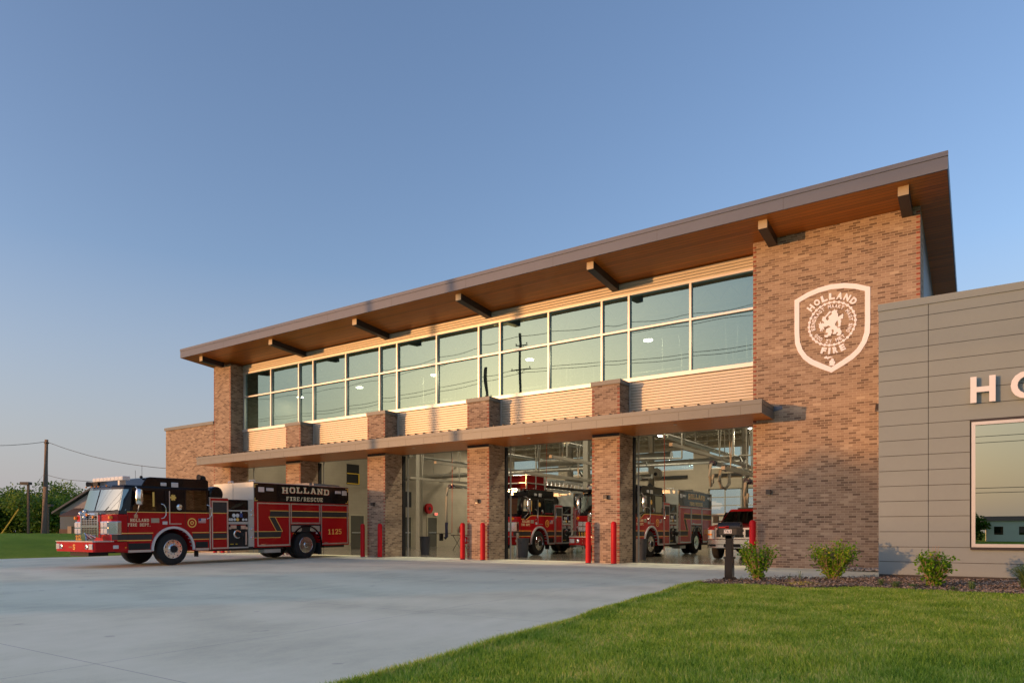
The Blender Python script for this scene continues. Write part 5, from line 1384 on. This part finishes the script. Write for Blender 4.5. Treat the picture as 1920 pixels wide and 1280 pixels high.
# grass blades of the near lawn
def lawn_blades(name, n, region, hmin, hmax, seed, label):
    rnd = random.Random(seed); vs = []; fs = []
    F = camo.rotation_euler.z; fx, fy = -math.sin(F), math.cos(F); rx, ry = math.cos(F), math.sin(F)
    k = 0; cnt = 0
    while cnt < n and k < n * 30:
        k += 1
        x, y = region(rnd)
        dF = x * fx + y * fy; dR = x * rx + y * ry
        if dF < 5.2 or dR / dF > .80 or dR / dF < -.8: continue
        keep = min(1.0, (9.0 / dF) ** 1.4)
        if rnd.random() > keep: continue
        cl = math.sin(x * 1.9 + 1.3 * math.sin(y * 1.1)) * math.sin(y * 1.7 + 1.1 * math.sin(x * .9)); ht = (hmin + (hmax - hmin) * rnd.random()) * (1 + .28 * cl)
        w = .0032 * max(1.0, dF / 7.0) * rnd.uniform(.7, 1.2); a = rnd.uniform(0, 2 * PI); ln = rnd.uniform(.1, .9) * ht
        z = gz(x, y) + .0; dx, dy = math.cos(a), math.sin(a); sx, sy = -dy * w, dx * w
        if rnd.random() < .45: sx, sy = rx * w, ry * w
        o = len(vs)
        vs += [(x - sx, y - sy, z), (x + sx, y + sy, z), (x + dx * ln * .35 + sx * .8, y + dy * ln * .35 + sy * .8, z + ht * .6), (x + dx * ln * .35 - sx * .8, y + dy * ln * .35 - sy * .8, z + ht * .6), (x + dx * ln, y + dy * ln, z + ht)]
        fs += [(o, o + 1, o + 2, o + 3), (o + 3, o + 2, o + 4)]
        cnt += 1
    me = bpy.data.meshes.new(name); me.from_pydata(vs, [], fs); me.materials.append(M['grassblade'])
    ob = bpy.data.objects.new(name, me); COL.objects.link(ob); tag(ob, label, 'grass', kind='stuff')
def edge_x(y):
    for (a, b), (c, d) in zip(EDGE[:-1], EDGE[1:]):
        if b <= y <= d: return a + (c - a) * (y - b) / (d - b)
    return -4.98
def bed_y(x):
    for (a, b), (c, d) in zip(EDGE2[:-1], EDGE2[1:]):
        if a <= x <= c: return b + (d - b) * (x - a) / (c - a)
    return 14.25 if x < 0 else 14.75
def reg(rnd):
    while True:
        y = rnd.uniform(3.0, 15.2); x = rnd.uniform(-5.1, 9.5)
        if x > edge_x(y) + .02 + .015 * math.sin(y * 7) and y < bed_y(x) + .04 * math.sin(x * 9): return x, y
lawn_blades('lawn_grass', 230000, reg, .03, .075, 1, 'green lawn grass with lighter dry patches in the foreground')
def reg2(rnd):
    y = rnd.uniform(3.0, 14.6); return edge_x(y) + abs(rnd.gauss(0, .07)) + .02, y
lawn_blades('lawn_fringe', 12000, reg2, .04, .10, 2, 'longer grass leaning over the driveway edge')

# ------------------------------------------------------------------ background left
def tree(name, x, y, z, h, w, seed, label, leaf='leaf_tree', trunk=.16, n=9000, low=.12, grp=None, L=.26, cat='tree'):
    rnd = random.Random(seed); t = thing(name, label, cat, (x, y, z), 0, grp)
    mb = MB(); top = Vector((rnd.uniform(-.3, .3), rnd.uniform(-.3, .3), h * .8)); pts = [Vector((0, 0, -.3)), Vector((.05, 0, h * .3)), top * .75, top]
    mb.tube(pts, trunk, 8, trunk * .3)
    lobes = []
    for i in range(16):
        a = rnd.uniform(0, 2 * PI); f = rnd.uniform(low + .1, .92); rr = w * .5 * rnd.uniform(.35, .9) * math.sin(PI * min(.98, max(.12, f * .9 + .08))) ** .6
        c = Vector((math.cos(a) * rr, math.sin(a) * rr, h * f)); s_ = w * rnd.uniform(.14, .27); lobes.append((c, s_))
        b = Vector((0, 0, h * max(.12, f - .25))); mb.tube([b, b.lerp(c, .5) + Vector((0, 0, .1)), c], trunk * .35, 5, trunk * .1)
    mb.build('trunk', 'bark', t)
    mb = MB()
    for i in range(n):
        c, s_ = lobes[i % 16] if rnd.random() < .9 else (Vector((0, 0, h * .5)), w * .35)
        v = Vector((rnd.gauss(0, 1), rnd.gauss(0, 1), rnd.gauss(0, 1))).normalized() * s_ * (rnd.random() ** .35) * rnd.uniform(.8, 1.15); v.z *= .8
        p = c + v
        if p.z < h * low * .6: continue
        d = (v.normalized() + Vector((rnd.gauss(0, .6), rnd.gauss(0, .6), rnd.gauss(-.1, .5)))).normalized(); nn = Vector((rnd.gauss(0, .7), rnd.gauss(0, .7), 1)).normalized()
        if abs(d.dot(nn)) > .97: continue
        leafquad(mb, p, d, nn, L * rnd.uniform(.6, 1.2), L * .32)
    mb.build('crown', leaf, t)
    return t
def fpos(px, D):
    """ground point at image column px of the 1920 px wide photograph, depth D along the view axis (used to lay out the far background)"""
    a = (px - 960) / 1304.2; return (D * (a * .8305 - .5571), D * (a * .5571 + .8305))
TG = 'dense hedge trees beyond the left lawn'
for i, (px, D, h, w, lf, lab) in enumerate([
    (-40, 78, 5.4, 8, 'leaf_tree', 'dark leafy tree cut by the left picture edge'),
    (22, 74, 5.6, 7, 'leaf_tree', 'open tree with sky gaps left of the yellow guy guard'),
    (60, 64, 4.2, 6.5, 'leaf_tree2', 'yellow-green rounded tree behind the left lamp post'),
    (100, 76, 6.8, 8, 'leaf_tree', 'tallest hedge tree just right of the wooden utility pole'),
    (108, 62, 3.6, 5.5, 'leaf_tree', 'dark low bushy tree between pole and house'),
    (140, 84, 7.2, 8, 'leaf_tree2', 'light green tree rising behind the house roof'),
    (-10, 64, 3.0, 6, 'leaf_tree', 'low dark hedge tree near the foot of the yellow guard'),
    (175, 88, 6.6, 8, 'leaf_tree', 'tree mostly hidden behind the small house')]):
    x, y = fpos(px, D); tree('deciduous_tree', x, y, .93, h * .76, w, 30 + i, lab, lf, n=7500, low=.0, grp=TG, L=.26)
# small house
hx, hy = fpos(113, 50)
HS = thing('small_house', 'small gabled house with blue-grey siding and brown entrance roof', 'house', (hx, hy, .9))
u = Vector((.83, .557, 0))      # along its gable front, roughly facing the camera
v = Vector((-.557, .83, 0))
def hp(a, b, z): return tuple(u * a + v * b + Vector((0, 0, z)))
def hbox(mb, a0, a1, b0, b1, z0, z1):
    P = [hp(a, b, z) for z in (z0, z1) for a, b in ((a0, b0), (a1, b0), (a1, b1), (a0, b1))]
    mb.add(P, [(3, 2, 1, 0), (4, 5, 6, 7), (0, 1, 5, 4), (1, 2, 6, 5), (2, 3, 7, 6), (3, 0, 4, 7)])
mb = MB(); hbox(mb, 0, 6.2, 0, 8, .35, 1.62)
for i in range(9): hbox(mb, -.01, 6.21, -.02, 0, .36 + i * .14, .36 + i * .14 + .125)
mb.build('wall', 'siding_blue', HS)
mb = MB(); hbox(mb, -.05, 6.25, -.05, 8.05, -.2, .35); mb.build('brick_base', 'housebrick', HS)
mb = MB(); P = [hp(0, -.01, 1.62), hp(6.2, -.01, 1.62), hp(3.1, -.01, 3.55), hp(0, .1, 1.62), hp(6.2, .1, 1.62), hp(3.1, .1, 3.55)]
mb.add(P, [(0, 1, 2), (5, 4, 3), (0, 3, 4, 1), (1, 4, 5, 2), (2, 5, 3, 0)]); mb.build('gable', 'gable', HS)
mb = MB()
for s in (0, 1):
    e = -.45 if s == 0 else 6.65; a = hp(e, -.3, 1.43); b = hp(3.1, -.3, 3.68); c = hp(3.1, 8.2, 3.68); d = hp(e, 8.2, 1.45)
    q = [a, b, c, d]; q2 = [(x, y, z + .14) for x, y, z in q]
    mb.add(q + q2, [(0, 1, 2, 3), (7, 6, 5, 4), (0, 4, 5, 1), (1, 5, 6, 2), (2, 6, 7, 3), (3, 7, 4, 0)])
mb.build('roof', 'slate', HS)
mb = MB(); P = [hp(.75, -1.3, 1.30), hp(3.2, -1.3, 1.30), hp(2.9, 0, 1.85), hp(1.0, 0, 1.85), hp(.75, -1.3, 1.22), hp(3.2, -1.3, 1.22)]
mb.add(P, [(0, 1, 2, 3), (0, 4, 5, 1), (4, 3, 2, 5)]); mb.build('porch_roof', 'shingle', HS)
mb = MB(); hbox(mb, 1.25, 1.45, -.08, -.02, .0, 1.25); hbox(mb, 2.3, 2.45, -.08, -.02, .0, 1.25); hbox(mb, 1.25, 2.45, -.085, -.03, 1.10, 1.25); hbox(mb, 1.15, 1.42, -1.0, -.7, -.2, .55); dr = mb.build('entrance', 'orangewall', HS)
mb = MB(); hbox(mb, 1.45, 2.3, -.05, -.021, .0, 1.1); mb.build('door', 'door', dr)
# lamp posts
def lamp_post(px, D, ztop, label, hd, w):
    x, y = fpos(px, D); z = .93; t = thing('lamp_post', label, 'lamp post', (x, y, z), R(33.8), 'dark square lamp posts on the lawn')
    H_ = ztop - z; mb = MB(); mb.box(-w / 2, w / 2, -w / 2, w / 2, 0, H_); mb.build('pole', 'pole_metal', t)
    mb = MB(); mb.box(hd[0], hd[1], -.18, .18, H_ - .05, H_ + .12); h = mb.build('lamp_head', 'pole_metal', t)
    mb = MB(); mb.box(hd[0] + .06 * (1 if hd[1] > hd[0] else -1), hd[1] - .2, -.15, .15, H_ - .062, H_ - .051); mb.build('lens', 'lens', h)
lamp_post(53, 44, 4.08, 'taller lamp post with box head left of the utility pole', (-.42, .12), .11)
lamp_post(90.5, 56, 3.15, 'shorter dark lamp post between utility pole and small house', (-.1, .32), .10)
# utility pole with wires
px_, py_ = fpos(82, 47)
UP = thing('utility_pole', 'weathered wooden utility pole rising from the left lawn', 'utility pole', (px_, py_, .9))
mb = MB(); mb.tube([(0, 0, -.3), (.05, .08, 3.2), (.15, .10, 6.38)], .19, 12, .11); mb.build('shaft', 'wood_pole', UP, smooth=True)
mb = MB(); mb.box(.02, .3, .0, .2, 6.1, 6.2); mb.build('bracket', 'pole_metal', UP)
def wire(name, p, q, sag, label, r=.012, grp=None, kink=0):
    mb = MB(); pts = []; p = Vector(p); q = Vector(q)
    for i in range(25):
        f = i / 24; w_ = p.lerp(q, f); w_.z -= sag * 4 * f * (1 - f) + kink * math.sin(f * 9) * (1 - f) * .5; pts.append(w_ - p)
    mb.tube(pts, r, 5); o = mb.build(name, 'wire', None, loc=p); tag(o, label, 'cable', grp); return o
CG = 'black overhead cables at the utility pole'
tp = Vector((px_ + .15, py_ + .1, 7.15))
q = Vector((*fpos(-120, 43), 6.6)); wire('overhead_cable', tp, q, .25, 'cable sagging from the pole top out past the left edge', .017, CG)
q = Vector((-37.1, 21.9, 4.55)); wire('overhead_cable', tp, q, .35, 'upper cable from the pole top to the left end of the brick wing', .016, CG)
q = Vector((-37.1, 22.3, 3.4)); wire('overhead_cable', (px_ + .1, py_, 4.95), q, .15, 'lower cable from mid pole towards the engine roof', .014, CG, kink=.25)
gx, gy = fpos(2, 45.5); ga = Vector((gx, gy, .9)); gb = Vector((*fpos(35, 46.3), 2.55))
mb = MB(); mb.tube([ga - ga, (gb - ga)], .045, 8); o = mb.build('guy_guard', 'yellow', None, loc=ga); tag(o, 'yellow slanted guy wire guard standing in the lawn', 'guy guard')
wire('guy_wire', gb, (px_, py_, 4.95), 0, 'thin guy wire running up from the yellow guard to the pole', .006)
# ------------------------------------------------------------------ inside the bays
GL = 'ceiling high-bay lamps'
lamps = [(-31.0, 25.3, 8.44), (-26.4, 25.3, 8.44), (-21.4, 25.3, 8.44), (-16.05, 25.3, 8.44), (-10.63, 25.3, 8.44), (-5.3, 25.3, 8.44),
         (-29.0, 42, 7.14), (-23.7, 42, 7.14), (-16.8, 42, 7.14), (-11.2, 42, 7.14), (-5.6, 42, 7.14)]
pos_ = ['leftmost', 'second from left', 'third from left', 'fourth from left', 'fifth from left', 'rightmost']
for i, (x, y, z) in enumerate(lamps):
    row = 'front row' if i < 6 else 'rear row'; k = i if i < 6 else i - 6
    t = thing('high_bay_lamp', 'glowing round high-bay lamp under the roof, %s of the %s' % (pos_[k] if not (i == 10) else 'rightmost', row), 'ceiling lamp', (x, y, z), 0, GL)
    mb = MB(); mb.lathe([(.20, 0), (.21, .03), (.14, .10), (.10, .26)], (0, 0, .02), 'z', 20); mb.tube([(0, 0, .28), (0, 0, soff(y) - z - .1)], .012, 5); mb.build('reflector', 'frame', t)
    mb = MB(); mb.lathe([(.17, 0), (.17, .018)], (0, 0, 0), 'z', 20); mb.build('diffuser', 'lamp', t)
    l = bpy.data.lights.new('lamp_light', 'AREA'); l.shape = 'DISK'; l.size = .5; l.energy = 60 if x > -30 else 14; l.color = (1.0, .86, .62)
    lo = bpy.data.objects.new('lamp_light', l); COL.objects.link(lo); lo.parent = t; lo.location = (0, 0, -.03)
# large exhaust duct
DU = thing('exhaust_duct', 'long galvanised exhaust duct crossing all bays overhead', 'duct', (-20.0, 33.0, 0))
mb = MB(); mb.tube([(-11.9, 0, 4.45), (10.75, 0, 4.45), (10.95, 0, 4.35), (11.0, 0, 4.15), (11.0, 0, 3.5)], .155, 18); mb.build('duct', 'galv', DU, smooth=True)
for x in [-11.5 + 2.2 * i for i in range(11)]: mb = MB(); mb.tube([(x, 0, 4.45), (x + .03, 0, 4.45)], .165, 18); mb.build('joint_ring', 'galv', DU, smooth=True)
for x in range(-11, 11, 3): mb = MB(); mb.tube([(x, 0, 4.6), (x, 0, soff(33) - .6)], .02, 6); mb.build('hanger', 'steel', DU)
# exhaust rails with hoses
def rail(x, y0, y1, z, label, drop, dy):
    t = thing('exhaust_rail', label, 'exhaust rail', (x, y0, z), 0, 'vehicle exhaust rails hung over the bays')
    mb = MB(); mb.box(-.06, .06, 0, y1 - y0, -.05, .06); mb.build('track', 'steel', t)
    for f in (.12, .5, .88):
        mb = MB(); yy = (y1 - y0) * f; mb.tube([(0, yy, .05), (.25, yy + .1, soff(y0 + yy) - z - .5)], .018, 5); mb.tube([(0, yy, .05), (-.25, yy + .1, soff(y0 + yy) - z - .5)], .018, 5)
        mb.build('hanger', 'steel', t)
    mb = MB(); yy = dy - y0
    mb.tube([(0, yy + 3.2, -.25), (0, yy + .3, -.25)], .10, 12); mb.build('pipe', 'galv', t, smooth=True)
    mb = MB(); mb.tube([(0, yy + .3, -.25), (0, yy, -.35), (0, yy - .1, -.8), (0, yy + .05, -1.15), (0, yy + .25, -1.0), (0, yy + .30, -.7)] if drop < 1.5 else [(0, yy + .3, -.25), (0, yy, -.35), (0, yy - .1, -.8), (0, yy - .1, -drop)], .06, 12)
    mb.build('hose', 'hose', t, smooth=True)
    mb = MB(); mb.tube([(0, yy + .45, -.25), (0, yy + .15, -.27)], .115, 12)
    if drop > 1.5: mb.tube([(0, yy - .1, -drop), (.02, yy - .12, -drop - .75), (-.05, yy - .2, -drop - .85)], .09, 10)
    mb.build('rubber_cuff', 'bluecuff', t, smooth=True)
rail(-8.6, 22.4, 33.0, 3.98, 'exhaust rail with orange-lit looped hose above the pickup bay', 1.2, 26.6)
rail(-6.9, 22.6, 29.5, 3.12, 'lower exhaust rail with short hose nearest the tall brick wall', 1.2, 25.2)
rail(-13.3, 22.4, 30.0, 3.86, 'upper exhaust rail over the nose of the stepped engine', 1.2, 27.5)
rail(-14.45, 22.4, 31.0, 3.32, 'lower exhaust rail with blue cuffs above the ladder engine', 1.2, 27.6)
rail(-18.9, 22.4, 31.5, 3.95, 'exhaust rail high in the empty middle bay', 1.0, 30)
rail(-23.6, 26.0, 34.0, 3.75, 'exhaust rail with long hose hanging to the floor in the middle bay', 2.2, 29.0)
def hangpipe(x, y, z, label):
    mb = MB(); mb.tube([(0, 0, 0), (0, 0, soff(y) - z - .55)], .035, 8); mb.tube([(0, 0, 0), (-.5, .05, .02)], .03, 6); o = mb.build('drop_pipe', 'steel', None, loc=(x, y, z)); tag(o, label, 'pipe', 'vertical drop pipes under the roof')
hangpipe(-9.9, 27.0, 4.0, 'vertical drop pipe beside the left rail of the pickup bay')
hangpipe(-8.0, 27.5, 4.0, 'vertical drop pipe lit orange in the pickup bay')
hangpipe(-7.0, 26.5, 3.9, 'vertical drop pipe next to the tall brick wall')
hangpipe(-14.9, 26.5, 4.3, 'vertical drop pipe in the middle of the ladder engine bay')
hangpipe(-13.0, 29.0, 3.6, 'tall drop pipe left of the rightmost pillar')
# orange hanging cords
def cord(x, y, z0, z1, label, r=.010):
    mb = MB(); mb.tube([(0, 0, 0), (.02, 0, (z1 - z0) * .5), (0, 0, z1 - z0)], r, 5); o = mb.build('hanging_cord', mat('orange cord', (.65, .06, .02), .6), None, loc=(x, y, z0)); tag(o, label, 'cord', 'orange charging cords hanging from the roof')
cord(-9.55, 24.2, .35, 6.8, 'long orange cord hanging in front of the engine body in the pickup bay', .012)
cord(-14.8, 24.6, 2.9, 6.5, 'orange cord hanging to the ladder basket')
cord(-21.3, 26.5, 1.0, 6.8, 'orange cord hanging in the empty middle bay')
def reel(x, y, z, label, r=.22, col='steel', ax='y'):
    t = thing('hose_reel', label, 'hose reel', (x, y, z), 0, 'reels mounted in the bays' if col == 'steel' else None)
    mb = MB(); mb.lathe([(r, 0), (r, .03), (r * .7, .04), (r * .7, .14), (r, .15), (r, .18)], (0, 0, 0), ax, 24); mb.build('drum', col, t)
    mb = MB(); mb.lathe([(r * .3, -.03), (r * .3, .21)], (0, 0, 0), ax, 12); mb.box(-.02, .02, .2, .24, -.1, r + .05) if ax == 'y' else mb.box(0, .18, -.03, .03, 0, .01); mb.build('bracket', 'matblack', t)
reel(-15.3, 37.5, 4.35, 'pale cord reel on the steel column seen above the engine in the pickup bay', .34)
reel(-14.6, 30.6, 4.6, 'round reel beside the column left of the rightmost pillar', .26)
reel(-31.9, 37.0, 2.68, 'dark red round hose reel on the beige end wall', .36, 'redlens', 'x')
t = thing('exit_sign', 'small glowing red exit sign above a door in the end wall', 'exit sign', (-31.96, 37.75, 2.22))
mb = MB(); mb.box(0, .05, 0, .34, 0, .2); mb.build('housing', 'white', t)
mb = MB(); mb.box(.051, .055, .03, .31, .03, .17); mb.build('face', 'exit', t)
# bins
def bin_(x, y, label, h=.75, r=.24):
    t = thing('trash_can', label, 'bin', (x, y, 0), 0, 'grey round bins on the bay floor')
    mb = MB(); mb.lathe([(r * .82, 0), (r, h), (r + .02, h), (r + .02, h + .04), (r - .02, h + .04), (r - .03, h - .1)], (0, 0, 0), 'z', 24); mb.build('barrel', 'plastic_grey', t, smooth=True)
    mb = MB(); mb.box(-.05, .05, -r - .05, -r, h - .15, h - .1); mb.build('handle', 'plastic_grey', t)
bin_(-15.75, 24.3, 'grey round bin beside the ladder engine front wheel')
bin_(-10.55, 24.4, 'grey round bin beside the engine front wheel in the pickup bay')
bin_(-21.2, 24.4, 'dark round bin near the column in the empty middle bay', .8)
for x, y, lab in ((-15.95, 24.2, 'short grey steel guard post beside the bin near the ladder engine'), (-10.75, 24.3, 'short grey steel guard post beside the bin in the pickup bay')):
    mb = MB(); mb.box(-.04, .04, -.04, .04, 0, 1.0); mb.box(-.1, .1, -.1, .1, 0, .012); o = mb.build('guard_post', 'steel', None, loc=(x, y, 0)); tag(o, lab, 'post')
# folding table
t = thing('folding_table', 'black folding table against the end wall of the empty bay', 'table', (-24.2, 31.5, 0))
mb = MB(); mb.box(-.9, .9, -.38, .38, .84, .88); mb.build('table_top', 'matblack', t)
for s in (-1, 1):
    mb = MB(); mb.tube([(s * .8, -.3, 0), (s * .2, -.3, .84)], .016, 5); mb.tube([(s * .2, .3, 0), (s * .8, .3, .84)], .016, 5); mb.tube([(s * .2, -.3, 0), (s * .8, -.3, .84)], .016, 5); mb.build('leg', 'matblack', t)
mb = MB(); mb.box(-.5, .5, -.16, .16, 1.15, 1.18); mb.box(-.05, .05, -.1, .1, .8, 1.15); o = mb.build('work_bench', 'matblack', None, loc=(-22.8, 27.5, -.2)); tag(o, 'small dark bench top behind the bin in the empty bay', 'bench')
mb = MB(); mb.lathe([(.075, 0), (.075, .42), (.03, .48), (.03, .52)], (0, 0, 0), 'z', 14); o = mb.build('fire_extinguisher', 'redlens', None, loc=(-31.85, 40.6, 1.0)); tag(o, 'small red fire extinguisher on the end wall above the table', 'extinguisher')

# ------------------------------------------------------------------ beyond the rear doors
WH = thing('warehouse', 'pale metal warehouse seen through the rear windows', 'building', (-30, 130, 0))
mb = MB(); mb.box(-40, 30, 0, 30, 0, 4.0); mb.build('wall', 'warehouse', WH)
mb = MB(); mb.box(-40.2, 30.2, -.2, 30.2, 4.0, 4.3); mb.build('roof', 'shingle', WH)
mb = MB()
for i in range(9): mb.box(-36 + i * 7, -33 + i * 7, -.05, 0, 1.0, 3.4)
mb.build('loading_door', 'orangewall', WH)
for i, (x, y, h) in enumerate([(-75, 90, 9), (-62, 86, 8), (-50, 92, 9.5), (-88, 84, 8)]):
    tree('deciduous_tree', x, y, 0, h, 9, 60 + i, ['rounded tree behind the station seen through rear glass, tallest left', 'shorter green tree behind the station seen through rear glass', 'tree nearest the warehouse behind the station', 'leftmost tree behind the station'][i], n=2500, low=.05, L=.5, grp='trees behind the station')

# ------------------------------------------------------------------ across the street, behind the camera (reflected in the glass; they shade the lower walls)
Zs = -.33
def sline(xw, d=67.2):
    return xw - .6494 * (YP + d - 21.13 + 0) if False else xw - .6494 * d
SG = 'trees across the street'
spec = []
def caster(xw, yreal, h, w, kind, i):
    d = YP - yreal; x = xw - .6494 * d
    return x, yreal
for i, (xw, yr, h, w) in enumerate([(-4.55, -52, 8.2, 7.2), (-21.4, -50, 8.0, 4.4), (-27.0, -49, 7.6, 5.0), (-46, -55, 9, 8), (12, -58, 9, 9), (-66, -60, 10, 9)]):
    x, y = caster(xw, yr, h, w, 0, i)
    tree('deciduous_tree', x, y, Zs, h, w, 80 + i, 'roadside tree across the street, number %s along the kerb' % ['one', 'two', 'three', 'four', 'five', 'six'][i], n=11000 if i < 2 else 5000, low=.0, L=.42, grp=SG)
def far_house(x, y, w, d, h, rh, label, m):
    t = thing('far_house', label, 'house', (x, y, Zs)); mb = MB(); mb.box(0, w, 0, d, 0, h); mb.build('wall', m, t)
    mb = MB(); mb.prism([(-.3, h - .05), (d + .3, h - .05), (d / 2, h + rh)], 'x', -.3, w + .3); mb.build('roof', 'shingle', t)
    mb = MB()
    for k in range(int(w // 3)): mb.box(k * 3 + 1, k * 3 + 2.1, d, d + .03, 1.0, 2.2)
    mb.build('window', 'darkglass', t)
far_house(-30, -92, 26, 8, 2.6, .9, 'low long pale building across the street, right one', 'white')
far_house(.9, -98, 26, 9, 3.1, .7, 'low pale building reflected in the office window', 'white')
tree('deciduous_tree', -.6, -88, Zs, 4.4, 3.4, 95, 'rounded street tree reflected at the left of the office window', n=3000, low=.0, L=.4)
tree('deciduous_tree', 47, -110, Zs, 5.5, 7, 96, 'street tree reflected far right in the office window', n=2500, low=.0, L=.5)
far_house(-92, -70, 14, 8, 2.4, 1.4, 'low house across the street, left one', 'orangewall')
# street power line: poles and cables
def street_pole(x, y, h, label, arms, lean=0.0):
    t = thing('street_pole', label, 'utility pole', (x, y, Zs), 0, 'street utility poles')
    mb = MB(); mb.tube([(0, 0, 0), (lean * .5, 0, h * .5), (lean, 0, h)], .19, 12, .12); mb.build('shaft', 'wood_pole', t, smooth=True)
    for z, L in arms:
        mb = MB(); f = z / h * lean; mb.tube([(f - L, -.16, z), (f + L, -.16, z - .04)], .055, 6); mb.tube([(f - L * .5, -.16, z), (f, 0, z - .5)], .02, 5); mb.tube([(f + L * .5, -.16, z), (f, 0, z - .5)], .02, 5); a = mb.build('crossarm', 'wood_pole', t)
        mb = MB()
        for s in (-.92, .92): mb.lathe([(.03, 0), (.05, .05), (.04, .14)], (f + L * s, -.16, z + .05), 'z', 8)
        mb.build('insulator', 'wire', a)
    return t
street_pole(-37.6, -14, 21.1, 'tall street pole with two crossarms reflected in the upper windows', [(20.2, .65), (17.6, 1.05)], -.15)
street_pole(-41.75, -14, 18.2, 'shorter bare street pole reflected beside the tall one', [(15.4, .3)], -.12)
street_pole(14, -14, 21.1, 'tall street pole far to the right behind the camera', [(20.2, .65), (17.6, 1.05)])
k = 0
for z, dy, nm in ((20.9, 0, 'topmost'), (20.1, -.6, 'second'), (17.5, -.9, 'third'), (17.4, .7, 'fourth'), (15.3, .1, 'fifth'), (14.6, .1, 'sixth'), (13.6, .0, 'lowest')):
    for a, b, sd in (((-37.7, -14 + dy, z + Zs), (14, -14 + dy, z + Zs), 'right'), ((-37.7, -14 + dy, z + Zs), (-95, -14 + dy, z + Zs - .5), 'left')):
        wire('street_cable', a, b, 1.0, '%s street cable running %s from the tall street pole' % (nm, sd), .022, 'street power cables')

for z, nm in ((10.9, 'highest far'), (10.3, 'second highest far'), (5.9, 'upper low far'), (5.45, 'lower low far')):
    wire('street_cable', (-60, -45, z), (60, -45, z), .6, '%s street cable crossing behind the houses across the street' % nm, .03, 'street power cables')

t = thing('hose_boom', 'thick swivel exhaust boom with bent elbow above the red pickup', 'exhaust boom', (-8.3, 27.4, 3.55), 0)
mb = MB(); mb.tube([(0, 0, 0), (.25, 2.2, .0), (.5, 4.4, 0), (.55, 4.7, .1), (.6, 4.75, .45), (.6, 4.75, .9)], .11, 14); mb.build('pipe', 'galv', t, smooth=True)
mb = MB(); mb.tube([(-.05, .1, .0), (-.12, -.15, -.1), (-.15, -.2, -.5), (-.1, -.1, -.75), (0, .1, -.8), (.1, .25, -.6), (.1, .28, -.2)], .07, 12); mb.build('hose', 'hose', t, smooth=True)
mb = MB(); mb.tube([(0, -.02, 0), (-.03, .3, .01)], .125, 14); mb.build('rubber_cuff', 'bluecuff', t, smooth=True)
mb = MB(); mb.tube([(.25, 2.2, .1), (.25, 2.2, soff(29.6) - 4.1)], .025, 6); mb.build('hanger', 'steel', t)
t = thing('air_duct', 'pale ceiling air duct running over the ladder engine bay', 'duct', (-17.2, 34.5, 5.0))
mb = MB(); mb.tube([(-4, 0, 0), (4, 0, 0)], .22, 16); mb.tube([(-1.5, 0, 0), (-1.5, .1, -.5), (-1.5, .5, -.75), (-.6, .6, -.8)], .10, 12); mb.tube([(1.5, 0, 0), (1.5, 0, -.8)], .10, 12); mb.build('duct', 'galv', t, smooth=True)
mb = MB(); mb.tube([(-2.4, .3, -1.0), (2.8, .3, -1.0)], .13, 14); mb.build('branch_pipe', 'galv', t, smooth=True)
